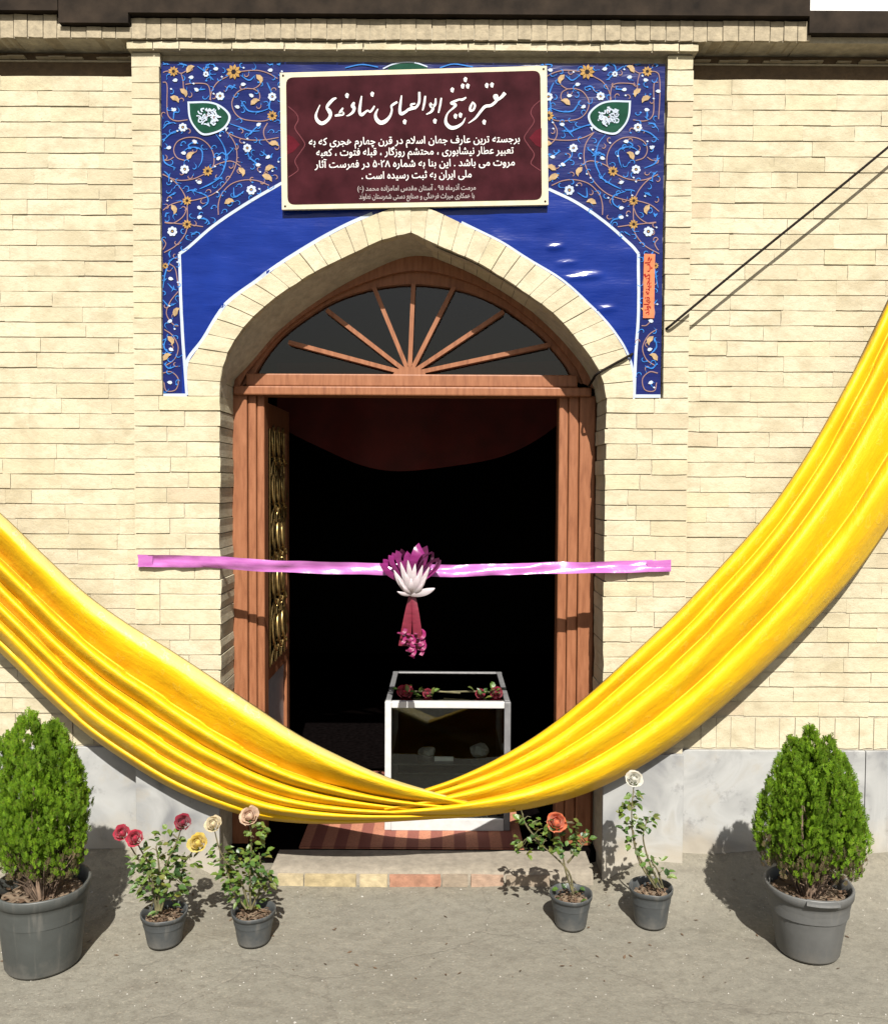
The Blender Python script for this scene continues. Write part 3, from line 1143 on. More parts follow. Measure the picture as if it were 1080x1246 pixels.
# glass of the fanlight
gy = RY + .06
gl = MB()
ctr = (U(497, 456, gy).x, U(497, 460, gy).z)
gl.v.append((ctr[0], gy, ctr[1]))
for p in hi:
    q = (np.array(p) - np.array(ctr)) * 1.01 + np.array(ctr)
    gl.v.append((q[0], gy, q[1]))
gl.f += [(0, i, i + 1) for i in range(1, 60)]
gl.m = [0] * 59
gl.build("fanlight_glass", M['doorglass'], door)
# sunburst bars
hub = U(498, 455, RY)
for tx, ty in ((352, 417), (398, 378), (455, 350), (503, 346), (552, 350), (612, 380), (668, 420)):
    e = U(tx, ty, RY + .03)
    a = Vector((hub.x, RY + .022, hub.z))
    b = Vector((e.x, RY + .022, e.z))
    d = (b - a).normalized()
    nrm = Vector((-d.z, 0, d.x)) * .0092
    a = a + d * .03
    poly = [(a.x - nrm.x, a.z - nrm.z), (b.x - nrm.x, b.z - nrm.z), (b.x + nrm.x, b.z + nrm.z), (a.x + nrm.x, a.z + nrm.z)]
    ob = MB().prism(poly, RY + .008, RY + .055).build("sunburst_bar", M['wood'], door)
    bevel(fix_normals(ob), .003)
mb = MB()
poly = [(hub.x + .075 * math.cos(math.pi * k / 12), hub.z - .012 + .045 * math.sin(math.pi * k / 12)) for k in range(13)]
bevel(fix_normals(mb.prism(poly, RY + .0, RY + .05).build("sunburst_hub", M['wood'], door)), .004)
# upper dark backing above the fanlight inside
# door leaves, open inwards
def leaf(xh, s):
    y0, y1 = RY + .15, RY + .78
    x0, x1 = (xh - .042, xh) if s > 0 else (xh, xh + .042)
    top, bot = ZL0 - .01, FZ + .012
    zr = U(340, 812, RY + .4).z
    mb = MB()
    mb.box((x0, y0, bot), (x1, y0 + .075, top)).box((x0, y1 - .075, bot), (x1, y1, top))
    mb.box((x0, y0 + .075, top - .12), (x1, y1 - .075, top)).box((x0, y0 + .075, zr - .03), (x1, y1 - .075, zr + .03)).box((x0, y0 + .075, bot), (x1, y1 - .075, bot + .07))
    lf = mb.build("door_leaf", M['wood'], door)
    bevel(lf, .004)
    xm = (x0 + x1) / 2
    MB().box((xm - .004, y0 + .075, bot + .07), (xm + .004, y1 - .075, zr - .03)).build("door_panel", M['grey'], lf)
    MB().box((xm - .003, y0 + .075, zr + .03), (xm + .003, y1 - .075, top - .12)).build("door_pane", M['doorglass'], lf)
    # wrought scrolls in front of the pane
    g = MB()
    xg = xm + s * .018
    ya, yb = y0 + .075, y1 - .075
    za, zb = zr + .03, top - .12
    for k in range(4):
        y = ya + (yb - ya) * (k + .5) / 4
        g.tube([(xg, y, za), (xg, y, zb)], .005, 5)
    nv = 5
    for j in range(nv):
        zc = za + (zb - za) * (j + .5) / nv
        hh = (zb - za) / nv
        for k in range(3):
            yc = ya + (yb - ya) * (k + 1) / 4
            for fl in (-1, 1):
                pts = []
                for q in range(15):
                    u = q / 14
                    ang = u * 2 * math.pi * 1.15
                    rr = .055 * (1 - .75 * u)
                    pts.append((xg + s * .012 * math.sin(u * 3), yc + fl * (rr * math.cos(ang) - .02), zc + fl * (hh * .48 - hh * .62 * u) + rr * math.sin(ang)))
                g.tube(pts, .006, 5)
        for q in range(3):
            yl = ya + (yb - ya) * rng.uniform(.1, .9)
            zz = zc + rng.uniform(-.1, .1)
            g.v += [(xg + s * .012, yl, zz - .05), (xg + s * .02, yl + .02, zz), (xg + s * .012, yl, zz + .05), (xg + s * .02, yl - .02, zz)]
            b = len(g.v) - 4
            g.f.append((b, b + 1, b + 2, b + 3))
            g.m.append(0)
    g.build("iron_scrollwork", M['gold'], lf, smooth=True)
    if s < 0:
        for o_ in [lf] + list(lf.children):
            for v in o_.data.vertices:
                v.co.x += .16 * max(0.0, (v.co.y + wloc(o_).y - y0) / (y1 - y0))
    return lf


leaf(ux(322, RY + .15), 1)
leaf(ux(679, RY + .15), -1)

# ------------------------------------------------------------------ display case
CY = .36
cx0, cx1 = ux(468, CY, 900), ux(621, CY, 900)
cz1 = U(540, 854, CY).z
cz0 = FZ + .006
ccx = (cx0 + cx1) / 2
case = thing("display_case", "white framed glass display case on the rug inside the doorway", "display case", (ccx, CY + .2, cz0))
D = .64
p_ = .030
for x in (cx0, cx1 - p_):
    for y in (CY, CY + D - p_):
        bevel(MB().box((x, y, cz0), (x + p_, y + p_, cz1 - .001)).build("corner_post", M['white' if x == cx0 and y == CY else 'case_shade'], case), .003)  # all but the front left post have shade painted in
pb = .055
bevel(MB().box((cx0 + p_, CY - .004, cz0), (cx1 - p_, CY + .02, cz0 + pb)).build("plinth", M['white'], case), .003)
MB().box((cx0 + p_, CY + D - .02, cz0), (cx1 - p_, CY + D, cz0 + pb)).build("plinth", M['white'], case)
MB().box((cx0 + .002, CY + .02, cz0 + pb - .012), (cx1 - .002, CY + D - .02, cz0 + pb - .002)).build("case_floor", M['grey'], case)
bevel(MB().box((cx0 + p_, CY - .002, cz1 - .03), (cx1 - p_, CY + .026, cz1)).build("top_rail", M['white'], case), .003)
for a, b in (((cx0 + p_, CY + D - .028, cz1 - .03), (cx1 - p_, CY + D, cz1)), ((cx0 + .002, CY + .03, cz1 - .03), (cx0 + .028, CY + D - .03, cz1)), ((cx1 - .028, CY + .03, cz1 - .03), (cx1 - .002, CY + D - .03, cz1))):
    bevel(MB().box(a, b).build("top_rail", M['case_shade'], case), .003)  # side and rear rails greyed to imitate shade
gs = MB().box((cx0 + p_, CY + .010, cz0 + pb), (cx1 - p_, CY + .014, cz1 - .03))
gs.box((cx0 + .008, CY + p_, cz0 + pb), (cx0 + .012, CY + D - p_, cz1 - .03)).box((cx1 - .012, CY + p_, cz0 + pb), (cx1 - .008, CY + D - p_, cz1 - .03))
gs.build("case_glass", M['glass'], case)
MB().box((cx0 + .028, CY + .028, cz1 - .012), (cx1 - .028, CY + D - .028, cz1 - .004)).build("case_top", M['doorglass'], case)
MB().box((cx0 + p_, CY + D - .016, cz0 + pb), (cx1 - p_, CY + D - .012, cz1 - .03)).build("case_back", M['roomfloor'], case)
zs = U(540, 925, CY + .1).z
MB().box((cx0 + .03, CY + .03, zs), (cx1 - .03, CY + D - .03, zs + .006)).build("glass_shelf", M['glass'], case)


def rock(name, c, r, parent, mat, seed, n=9):
    mb = MB()
    rows = []
    for i in range(6):
        th = math.pi * i / 5
        row = []
        for k in range(n):
            ph = 2 * math.pi * k / n
            d = Vector((math.sin(th) * math.cos(ph), math.sin(th) * math.sin(ph), math.cos(th)))
            q = 1 + .35 * noise.noise(d * 1.7 + Vector((seed * 3.1, 0, 0)))
            row.append((c[0] + d.x * r[0] * q, c[1] + d.y * r[1] * q, c[2] + d.z * r[2] * q))
        rows.append(row)
    mb.grid(rows, closed=True)
    return mb.build(name, mat, parent)


for i, (px, py, rx, rz, lb) in enumerate(((520, 903, .045, .022, "rough pale stone on the left of the shelf in the glass case"), (583, 897, .05, .03, "blocky pale stone on the right of the shelf in the glass case"))):
    p = U(px, py, CY + .15)
    o = rock("stone_find", (p.x, p.y, zs + .006 + rz * .9), (rx, .05, rz), None, M['stone'], i)
    tag(o, lb, "stone", "stones shown in the glass case")
mb = MB()
p = U(540, 917, CY + .08)
mb.box((p.x - .045, CY + .06, zs + .008), (p.x + .045, CY + .064, zs + .03))
o = mb.build("caption_card", M['white'])
tag(o, "small pale caption card between the stones in the glass case", "card")
mb = MB()
for i in range(420):
    x, y = gr.uniform(cx0 + .04, cx1 - .04), gr.uniform(CY + .03, CY + .30)
    s = gr.uniform(.004, .011)
    z = cz0 + pb
    t = (x, y, z + s * 1.3)
    a = gr.uniform(0, 6)
    p = [(x + s * math.cos(a + k * 1.57), y + s * math.sin(a + k * 1.57), z - .001) for k in range(4)]
    for k in range(4):
        mb.face([p[k], p[(k + 1) % 4], t])
o = mb.build("case_gravel", M['stone'], stuff=True)
tag(o, "pale gravel spread on the floor of the glass display case", "gravel")

# ------------------------------------------------------------------ banner
BY = .018
CREASE = [(U(px_, py_, .018).x, U(px_, py_, .018).z, rx_, .010, h_) for px_, py_, rx_, h_ in ((711, 337, .09, .009), (676, 301, .045, .007), (738, 376, .05, .008), (690, 320, .06, .005), (330, 330, .10, .005), (268, 372, .08, .005))]


def bany(x, z):
    y = BY + .004 * noise.noise((x * 3, z * 9, 1.0)) + .002 * noise.noise((x * 11, z * 21, 5.0))
    # a few slack creases where the vinyl sags right of the arch
    for cx_, cz_, rx_, rz_, h_ in CREASE:
        u, v = (x - cx_) / rx_, (z - cz_ - .12 * (x - cx_)) / rz_
        if abs(u) < 1 and abs(v) < 2.5:
            y -= h_ * (1 - u * u) * math.exp(-v * v)
    return y


def BP(px, py, lift=0.0):
    p = U(px, py, BY)
    return (p.x, bany(p.x, p.z) - lift, p.z)


banner = thing("printed_banner", "navy vinyl banner with golden arabesque scrolls fitted around the brick arch", "banner", (U(500, 300, BY).x, BY, U(500, 300, BY).z))
b0, b1 = U(197.5, 280, BY).x, U(806, 280, BY).x
ztop = U(500, 76, BY).z
zbot = U(210, 481, BY).z
zbotr = zbot


def strip_cols(mb, x0, x1, n, lo, hi, rows, lift, m=0):
    R_ = []
    for i in range(n + 1):
        x = x0 + (x1 - x0) * i / n
        a, b = lo(x), hi(x)
        R_.append([(x, bany(x, a + (b - a) * j / rows) - lift, a + (b - a) * j / rows) for j in range(rows + 1)])
    mb.grid(R_, m)


def ring_low(x):
    z = outer_z(x)
    return zbot if z is None or z < zbot else z - .004


mb = MB()
strip_cols(mb, b0, b1, 240, ring_low, lambda x: ztop, 70, 0)
mb.build("banner_sheet", M['vnavy'], banner, smooth=True)
# plain blue field over the arch
lineL = [(228, 481), (224, 430), (221, 380), (218.5, 309), (231, 300), (260, 275), (300, 248), (343, 223), (400, 198), (500, 180)]
lineR = [(771, 483), (773, 430), (776, 380), (776, 309), (765, 296), (735, 270), (700, 246), (667, 230), (600, 205), (500, 180)]


def line_fn(pts):
    P = sorted([(BP(x, y)[0], BP(x, y)[2]) for x, y in pts[3:]])
    def f(x):
        if x <= P[0][0]:
            return P[0][1]
        for a, b in zip(P, P[1:]):
            if a[0] <= x <= b[0]:
                return a[1] + (b[1] - a[1]) * (x - a[0]) / max(1e-9, b[0] - a[0])
        return P[-1][1]
    return f


fl, fr = line_fn(lineL), line_fn(lineR)
xm = BP(500, 300)[0]
mb = MB()
strip_cols(mb, BP(221, 350)[0], xm, 110, ring_low, fl, 40, .0012)
strip_cols(mb, xm, BP(774, 350)[0], 110, ring_low, fr, 40, .0012)
mb.build("blue_field", M['vblue'], banner, smooth=True)


def ribbon2d(mb, pts, wpx, lift, m, Pf=BP, n=5, taper=False):
    P = spline(pts, n)
    W = [wpx] * len(P) if not isinstance(wpx, list) else wpx
    L, Rr = [], []
    for i, p in enumerate(P):
        a, b = P[max(0, i - 1)], P[min(len(P) - 1, i + 1)]
        dx, dy = b[0] - a[0], b[1] - a[1]
        l = math.hypot(dx, dy) or 1
        wd = (p[2] if len(p) > 2 else wpx) / 2
        if taper:
            wd *= .35 + .65 * math.sin(math.pi * min(1, (i + .5) / len(P)))
        L.append(Pf(p[0] - dy / l * wd, p[1] + dx / l * wd, lift))
        Rr.append(Pf(p[0] + dy / l * wd, p[1] - dx / l * wd, lift))
    mb.grid([L, Rr], m)


def blob(mb, poly, lift, m, Pf=BP):
    mb.face([Pf(x, y, lift) for x, y in poly], m)


wl = MB()
for L_ in (lineL[:4], lineL[3:8], lineR[:4], lineR[3:8]):
    ribbon2d(wl, L_, 3.6, .0026, 0)
# white border along the arch
ol = [(p[0], p[1]) for p in outer_px]
ribbon2d(wl, [(x - .6, y - 1.4) for x, y in spline(outer_px[1:11], 6)][:-9], 4.2, .0022, 0, n=1)
ribbon2d(wl, [(x + .5, y - .8) for x, y in spline(outer_px[11:21], 6)][4:], 2.6, .0022, 0, n=1)
ribbon2d(wl, [(198, 481), (228, 481)], 4, .0024, 0)
ribbon2d(wl, [(770, 482), (803, 482)], 4, .0024, 0)
wl.build("white_border", M['pwhite'], banner, stuff=True)

# arabesque print, traced on the left half and mirrored
e = lambda pts: [(190 + x / 6.968, 65 + y / 6.968) for x, y in pts]
f_ = lambda pts: [(190 + x / 6.968, 210 + y / 6.968) for x, y in pts]
PINK = [e(q) for q in (
    [(55, 560), (45, 400), (45, 220), (70, 160), (150, 155), (210, 170), (240, 160), (280, 130)],
    [(215, 175), (230, 230), (235, 290), (250, 330)],
    [(60, 245), (95, 270), (95, 480), (120, 550), (180, 575), (270, 565)],
    [(250, 265), (320, 255), (420, 260), (455, 300), (465, 400)],
    [(455, 395), (480, 310), (530, 240), (600, 200), (660, 165)],
    [(720, 155), (850, 145), (950, 170), (1030, 215)],
    [(880, 200), (885, 260), (830, 300), (760, 300), (690, 330), (645, 410), (660, 490), (720, 550), (820, 572), (930, 570), (1000, 530)],
    [(820, 300), (870, 330), (880, 380), (850, 420)],
    [(600, 670), (680, 710), (780, 735), (920, 735), (1040, 715)],
    [(945, 590), (915, 650), (920, 710), (960, 760), (1030, 770)],
    [(600, 670), (650, 730), (680, 800), (685, 900), (660, 990), (600, 1090), (520, 1170), (440, 1215), (330, 1245), (265, 1250)],
    [(250, 910), (180, 885), (150, 820), (180, 750), (260, 715), (360, 720), (440, 770), (485, 850), (490, 940), (450, 1000), (380, 1040), (300, 1070), (180, 1075), (60, 1030)],
    [(440, 1000), (500, 950), (600, 915), (660, 920), (720, 960)],
    [(150, 880), (110, 905), (50, 910)],
)] + [f_(q) for q in (
    [(60, 15), (150, 70), (220, 150), (265, 240)],
    [(265, 240), (268, 340), (265, 440), (250, 520), (170, 620), (50, 690)],
    [(50, 330), (120, 275), (210, 245), (265, 240)],
    [(75, 425), (140, 430), (200, 400), (240, 360), (265, 300)],
    [(75, 420), (200, 435), (265, 440), (400, 460)],
    [(530, 360), (530, 270), (560, 180), (640, 100), (750, 65), (860, 70), (960, 110)],
    [(55, 560), (85, 600), (70, 640), (55, 660)],
    [(110, 770), (160, 810), (180, 900), (190, 960)],
    [(190, 1010), (120, 1100), (90, 1200), (150, 1290), (200, 1300)],
    [(70, 1330), (140, 1380), (190, 1480), (160, 1580), (80, 1640)],
    [(60, 1700), (130, 1690), (190, 1750), (170, 1840), (90, 1850), (70, 1780)],
)]
SKY = [e(q) for q in (
    [(410, 160), (430, 110), (480, 90), (510, 130)], [(350, 110), (420, 160), (490, 230)], [(590, 330), (620, 280), (670, 290)],
    [(720, 400), (750, 450), (790, 490), (880, 495), (970, 465)], [(630, 600), (720, 630), (800, 660), (880, 660)], [(770, 710), (820, 660), (870, 610)],
    [(510, 690), (560, 760), (590, 840), (590, 930), (560, 1020), (510, 1080)], [(520, 870), (560, 840), (600, 860), (660, 800)],
    [(220, 840), (280, 800), (350, 800), (390, 830), (390, 910), (360, 970)], [(320, 750), (275, 780), (300, 810)], [(780, 830), (790, 880), (850, 930), (880, 950)],
    [(890, 830), (960, 880), (990, 850)], [(60, 740), (130, 680), (210, 650)], [(60, 860), (80, 930), (170, 975)], [(720, 190), (790, 230), (840, 190)],
    [(940, 250), (970, 310), (985, 360)], [(350, 310), (420, 305)], [(155, 490), (150, 560)], [(60, 95), (150, 85), (260, 100)], [(960, 100), (1010, 90), (1050, 100)],
    [(60, 640), (100, 600), (150, 590)], [(980, 370), (960, 460), (990, 490)], [(70, 1000), (110, 1040), (110, 1090)])] + [f_(q) for q in (
    [(370, 140), (460, 100), (560, 40)], [(360, 390), (430, 400), (460, 440)], [(330, 160), (430, 200), (440, 260), (390, 300)], [(660, 130), (670, 210), (740, 170)],
    [(110, 200), (170, 170)], [(180, 715), (120, 750), (80, 850), (60, 980)], [(100, 940), (150, 990), (150, 960)], [(80, 380), (90, 340)], [(280, 150), (340, 150)],
    [(60, 1080), (110, 1130), (170, 1110)], [(90, 1400), (70, 1480), (120, 1540)], [(70, 1620), (110, 1660), (170, 1640)], [(110, 680), (120, 720)], [(300, 530), (350, 500)])]
BUD = [e([(x, y)])[0] for x, y in ((510, 135), (165, 230), (300, 205), (345, 310), (740, 265), (810, 360), (690, 455), (155, 480), (870, 605), (330, 750), (110, 800), (235, 845), (530, 890),
                                   (950, 880), (865, 945), (970, 145), (58, 325))] + [f_([(x, y)])[0] for x, y in ((370, 85), (370, 300), (370, 380), (125, 900), (120, 1260), (130, 1500), (120, 1780))]
WFL = [(*e([(x, y)])[0], s) for x, y, s in ((425, 178, 3.8), (545, 365, 5.6), (985, 370, 5.6), (230, 630, 5.6), (775, 805, 5.6), (245, 985, 6))] + [(*f_([(x, y)])[0], s) for x, y, s in ((140, 500, 6.5), (810, 150, 6.5))]
LEAF = [(*e([(x, y)])[0], a) for x, y, a in ((285, 130, -45), (240, 330, 50), (165, 385, 30), (880, 215, 60), (835, 410, -30), (285, 865, -50), (1000, 765, 10), (730, 1000, 60), (960, 970, -20), (940, 1045, 30))] + \
       [(*f_([(x, y)])[0], a) for x, y, a in ((155, 310, 70), (620, 245, -15), (950, 45, 25), (170, 1180, -60), (130, 1420, 60), (90, 1560, -40))]
GFL = [(*e([(x, y)])[0], s) for x, y, s in ((660, 160, 9.5), (150, 155, 6.5), (440, 1000, 6.5), (985, 530, 6.5))] + [(*f_([(x, y)])[0], s) for x, y, s in ((265, 240, 6), (265, 440, 6), (80, 790, 4))]
pr = MB()   # 0 pink 1 sky 2 white 3 tan 4 gold 5 green 6 dark
AX = 499.2


def in_field(x, y):
    return 198.5 < x < 805 and 78 < y < 480 and not (343 < x < 663 and 86 < y < 250)


def clip(pts):
    out, cur = [], []
    for p in spline(pts, 6):
        if in_field(*p[:2]):
            cur.append(p)
        else:
            if len(cur) > 2:
                out.append(cur)
            cur = []
    if len(cur) > 2:
        out.append(cur)
    return out


def blue_zone(x, y):
    P = sorted([p for p in (lineL[3:] if x < 500 else lineR[3:])])
    if x < P[0][0] or x > P[-1][0]:
        return 221.5 < x < 774 and y > 300
    for a, b in zip(P, P[1:]):
        if a[0] <= x <= b[0]:
            return y > a[1] + (b[1] - a[1]) * (x - a[0]) / max(1e-6, b[0] - a[0]) - 2


for mir in (0, 1):
    mx = (lambda x: 2 * AX - x) if mir else (lambda x: x)
    seed = random.Random(mir)
    for q in PINK:
        q = [(mx(x), y) for x, y in q]
        for c in clip(q):
            c = [p for p in c if not blue_zone(*p)]
            if len(c) > 2:
                ribbon2d(pr, c, 1.15, .0024, 0, n=1)
    for q in SKY:
        q = [(mx(x) + seed.uniform(-1, 1) * mir, y) for x, y in q]
        for c in clip(q):
            c = [p for p in c if not blue_zone(*p)]
            if len(c) > 2:
                ribbon2d(pr, c, 1.7, .0028, 1, n=1, taper=True)
                for _ in range(2):
                    p = c[seed.randrange(len(c))]
                    a = seed.uniform(0, 6.28)
                    blob(pr, [(p[0], p[1] - 1), (p[0] + 4.5 * math.cos(a), p[1] + 4.5 * math.sin(a)), (p[0] + 1, p[1] + 1.2)], .003, 1)
    taken = []
    for _ in range(900):
        x, y = seed.uniform(199, 345), seed.uniform(79, 478)
        x = mx(x)
        if not in_field(x, y) or blue_zone(x, y) or any((x - u) ** 2 + (y - v) ** 2 < 81 for u, v in taken):
            continue
        if math.hypot(x - (253 if not mir else 742), (y - 143) * 1.25) < 31:
            continue
        taken.append((x, y))
        a = seed.uniform(0, 6.28)
        pts = [(x + (4.2 - 2.9 * k / 6) * math.cos(a + k * .62) , y + (4.2 - 2.9 * k / 6) * math.sin(a + k * .62)) for k in range(7)]
        ribbon2d(pr, pts, 1.15, .0027 + .00001 * len(taken) % .0001, 1 if seed.random() < .72 else 0, n=2, taper=True)
        p = pts[0]
        if seed.random() < .4:
            blob(pr, [(p[0] - 1.5, p[1]), (p[0], p[1] - 1.2), (p[0] + 1.7, p[1] + .2), (p[0] + .2, p[1] + 1.3)], .0033, 2 if seed.random() < .6 else 1)
        else:
            blob(pr, [(p[0], p[1]), (p[0] + 3 * math.cos(a - .9), p[1] + 3 * math.sin(a - .9)), (p[0] + 1, p[1] + .9)], .0033, 1)
    for x, y in BUD:
        x = mx(x)
        if in_field(x, y):
            a = seed.uniform(-.6, .6) + (math.pi if seed.random() < .5 else 0)
            pts = [(-3.6, 0), (-1.2, -1.9), (1.6, -2.0), (3.0, 0), (1.6, 2.0), (-1.2, 1.9)]
            blob(pr, [(x + u * math.cos(a) - v * math.sin(a), y + u * math.sin(a) + v * math.cos(a)) for u, v in pts], .0034, 2)
    for x, y, s in WFL:
        x = mx(x)
        if not in_field(x, y):
            continue
        for k in range(7):
            a = k * 2 * math.pi / 7 + .2
            c = (x + s * .62 * math.cos(a), y + s * .62 * math.sin(a))
            r_ = s * .34
            blob(pr, [(c[0] + r_ * math.cos(t * 1.047), c[1] + r_ * math.sin(t * 1.047)) for t in range(6)], .0034, 2)
        blob(pr, [(x + s * .18 * math.cos(t * 1.047), y + s * .18 * math.sin(t * 1.047)) for t in range(6)], .0034, 4)
    for x, y, a in LEAF:
        x = mx(x)
        if not in_field(x, y) or blue_zone(x, y):
            continue
        a = R(a if not mir else 180 - a)
        sg = -1 if mir else 1
        pts = [(-6.2, 1.5), (-3.2, -2.6), (1.2, -3.6), (4.6, -1.6), (6.4, 2.6), (2.6, 1.8), (-1.6, 3.2)]
        blob(pr, [(x + u * math.cos(a) - v * sg * math.sin(a), y + u * math.sin(a) + v * sg * math.cos(a)) for u, v in pts], .0036, 3)
    for x, y, s in GFL:
        x = mx(x)
        if not in_field(x, y):
            continue
        for k in range(9):
            a = k * 2 * math.pi / 9
            blob(pr, [(x, y), (x + s * .7 * math.cos(a - .3), y + s * .7 * math.sin(a - .3)), (x + s * math.cos(a), y + s * math.sin(a)), (x + s * .7 * math.cos(a + .3), y + s * .7 * math.sin(a + .3))], .0036 + .0001 * (k % 2), 4)
        blob(pr, [(x + s * .33 * math.cos(t * 1.047), y + s * .33 * math.sin(t * 1.047)) for t in range(6)], .0042, 6)
    # almond medallion
    cxm, cym = (253.5, 143) if not mir else (742, 142)
    sg = -1 if mir else 1
    out = spline([(228.5, 124), (255, 124), (271, 130), (281, 142), (275, 156), (262, 163), (247, 165), (236, 155), (230, 142), (228.5, 124)], 6)
    out = [(cxm + (x - 253.5) * sg, y - (1 if mir else 0)) for x, y in out]
    mc = (cxm, cym)
    n_ = len(out)
    inn = [(mc[0] + (x - mc[0]) * .9, mc[1] + (y - mc[1]) * .88) for x, y in out]
    blob(pr, out[:-1], .0040, 2)
    blob(pr, inn[:-1], .0046, 5)
    for k in range(42):
        a0, q0 = seed.uniform(0, 6.28), math.sqrt(seed.random())
        c0 = (mc[0] + sg + 12.5 * q0 * math.cos(a0), mc[1] + 10.2 * q0 * math.sin(a0))
        a1, cv = seed.uniform(0, 6.28), seed.uniform(-3, 3)
        l_ = seed.uniform(2.2, 4.2)
        dx, dy = math.cos(a1) * l_, math.sin(a1) * l_
        ribbon2d(pr, [(c0[0] - dx, c0[1] - dy), (c0[0] - dy / l_ * cv, c0[1] + dx / l_ * cv), (c0[0] + dx, c0[1] + dy)], seed.uniform(1.2, 2.0), .0052 + .0001 * k, 2, n=3)
    for k in range(7):
        a0, q0 = seed.uniform(0, 6.28), seed.uniform(.2, .9)
        c0 = (mc[0] + 9 * q0 * math.cos(a0), mc[1] + 7 * q0 * math.sin(a0))
        blob(pr, [(c0[0] - 1.2, c0[1]), (c0[0], c0[1] - 1.1), (c0[0] + 1.2, c0[1]), (c0[0], c0[1] + 1.1)], .0088, 0 if k % 2 else 6)
    blob(pr, [(mc[0] + 21 * sg, mc[1] + 13), (mc[0] + 25 * sg, mc[1] + 13), (mc[0] + 22 * sg, mc[1] + 18)], .0050, 2)
# crown of the centre medallion showing above the plaque
blob(pr, [(472, 83), (480, 78.6), (490, 77), (502, 77.5), (514, 80), (520, 82), (520, 90), (472, 90)], .0036, 5)
ribbon2d(pr, [(466, 84), (478, 78.6), (492, 76.5), (506, 77.2), (520, 82)], 1.6, .0042, 2)
ribbon2d(pr, [(420, 83), (440, 79), (460, 82)], 1.4, .0036, 1)
ribbon2d(pr, [(535, 83), (552, 78.5), (575, 82)], 1.4, .0036, 1)
pr.build("arabesque_print", [M[k] for k in ('ppink', 'psky', 'pwhite', 'ptan', 'pgold', 'pgreen', 'pdark')], banner, stuff=True)

# ------------------------------------------------------------------ Persian lettering
FORMS = {'ا': 'FE8D FE8E', 'آ': 'FE81 FE82', 'ب': 'FE8F FE90 FE91 FE92', 'پ': 'FB56 FB57 FB58 FB59', 'ت': 'FE95 FE96 FE97 FE98', 'ث': 'FE99 FE9A FE9B FE9C',
         'ج': 'FE9D FE9E FE9F FEA0', 'چ': 'FB7A FB7B FB7C FB7D', 'ح': 'FEA1 FEA2 FEA3 FEA4', 'خ': 'FEA5 FEA6 FEA7 FEA8', 'د': 'FEA9 FEAA', 'ذ': 'FEAB FEAC',
         'ر': 'FEAD FEAE', 'ز': 'FEAF FEB0', 'س': 'FEB1 FEB2 FEB3 FEB4', 'ش': 'FEB5 FEB6 FEB7 FEB8', 'ص': 'FEB9 FEBA FEBB FEBC', 'ض': 'FEBD FEBE FEBF FEC0',
         'ط': 'FEC1 FEC2 FEC3 FEC4', 'ظ': 'FEC5 FEC6 FEC7 FEC8', 'ع': 'FEC9 FECA FECB FECC', 'غ': 'FECD FECE FECF FED0', 'ف': 'FED1 FED2 FED3 FED4',
         'ق': 'FED5 FED6 FED7 FED8', 'ک': 'FB8E FB8F FB90 FB91', 'گ': 'FB92 FB93 FB94 FB95', 'ل': 'FEDD FEDE FEDF FEE0', 'م': 'FEE1 FEE2 FEE3 FEE4',
         'ن': 'FEE5 FEE6 FEE7 FEE8', 'ه': 'FEE9 FEEA FEEB FEEC', 'و': 'FEED FEEE', 'ی': 'FBFC FBFD FBFE FBFF'}
FORMS = {k: [chr(int(x, 16)) for x in v.split()] for k, v in FORMS.items()}


def shape(txt):
    out = []
    i = 0
    while i < len(txt):
        c = txt[i]
        if c not in FORMS:
            out.append({'(': ')', ')': '('}.get(c, c))
            i += 1
            continue
        prev = i > 0 and txt[i - 1] in FORMS and len(FORMS[txt[i - 1]]) == 4
        if c == 'ل' and i + 1 < len(txt) and txt[i + 1] == 'ا':
            out.append('\uFEFC' if prev else '\uFEFB')
            i += 2
            continue
        nxt = i + 1 < len(txt) and txt[i + 1] in FORMS
        f = FORMS[c]
        if len(f) == 4:
            out.append(f[3] if prev and nxt else f[1] if prev else f[2] if nxt else f[0])
        else:
            out.append(f[1] if prev else f[0])
        i += 1
    s = ''.join(out)
    # digits keep left-to-right order
    res, run = [], ''
    for ch in s:
        if '۰' <= ch <= '۹':
            run += ch
        else:
            if run:
                res.append(run)
                run = ''
            res.append(ch)
    if run:
        res.append(run)
    return ''.join(reversed(res))


def text_mesh(mb, txt, lx, ly, rx, ry, hpx, Pf, lift, m=0, bold=0.016, vert=False):
    """fit one line between two photo points on its baseline"""
    c = bpy.data.curves.new("lettering", 'FONT')
    c.body = shape(txt)
    c.resolution_u = 2
    c.offset = bold
    o = bpy.data.objects.new("lettering", c)
    COL.objects.link(o)
    dg = bpy.context.evaluated_depsgraph_get()
    me = bpy.data.meshes.new_from_object(o.evaluated_get(dg))
    bpy.data.objects.remove(o)
    bpy.data.curves.remove(c)
    V = [(v.co.x, v.co.y) for v in me.vertices]
    if not V:
        return
    x0, x1 = min(v[0] for v in V), max(v[0] for v in V)
    b = len(mb.v)
    L = math.hypot(rx - lx, ry - ly)
    ux_, uy_ = (rx - lx) / L, (ry - ly) / L
    for x, y in V:
        a = (x - x0) / (x1 - x0) * L
        h = y * hpx
        mb.v.append(tuple(Pf(lx + ux_ * a + uy_ * h, ly + uy_ * a - ux_ * h, lift)))
    for p in me.polygons:
        mb.f.append(tuple(b + k for k in p.vertices))
        mb.m.append(m)
    bpy.data.meshes.remove(me)


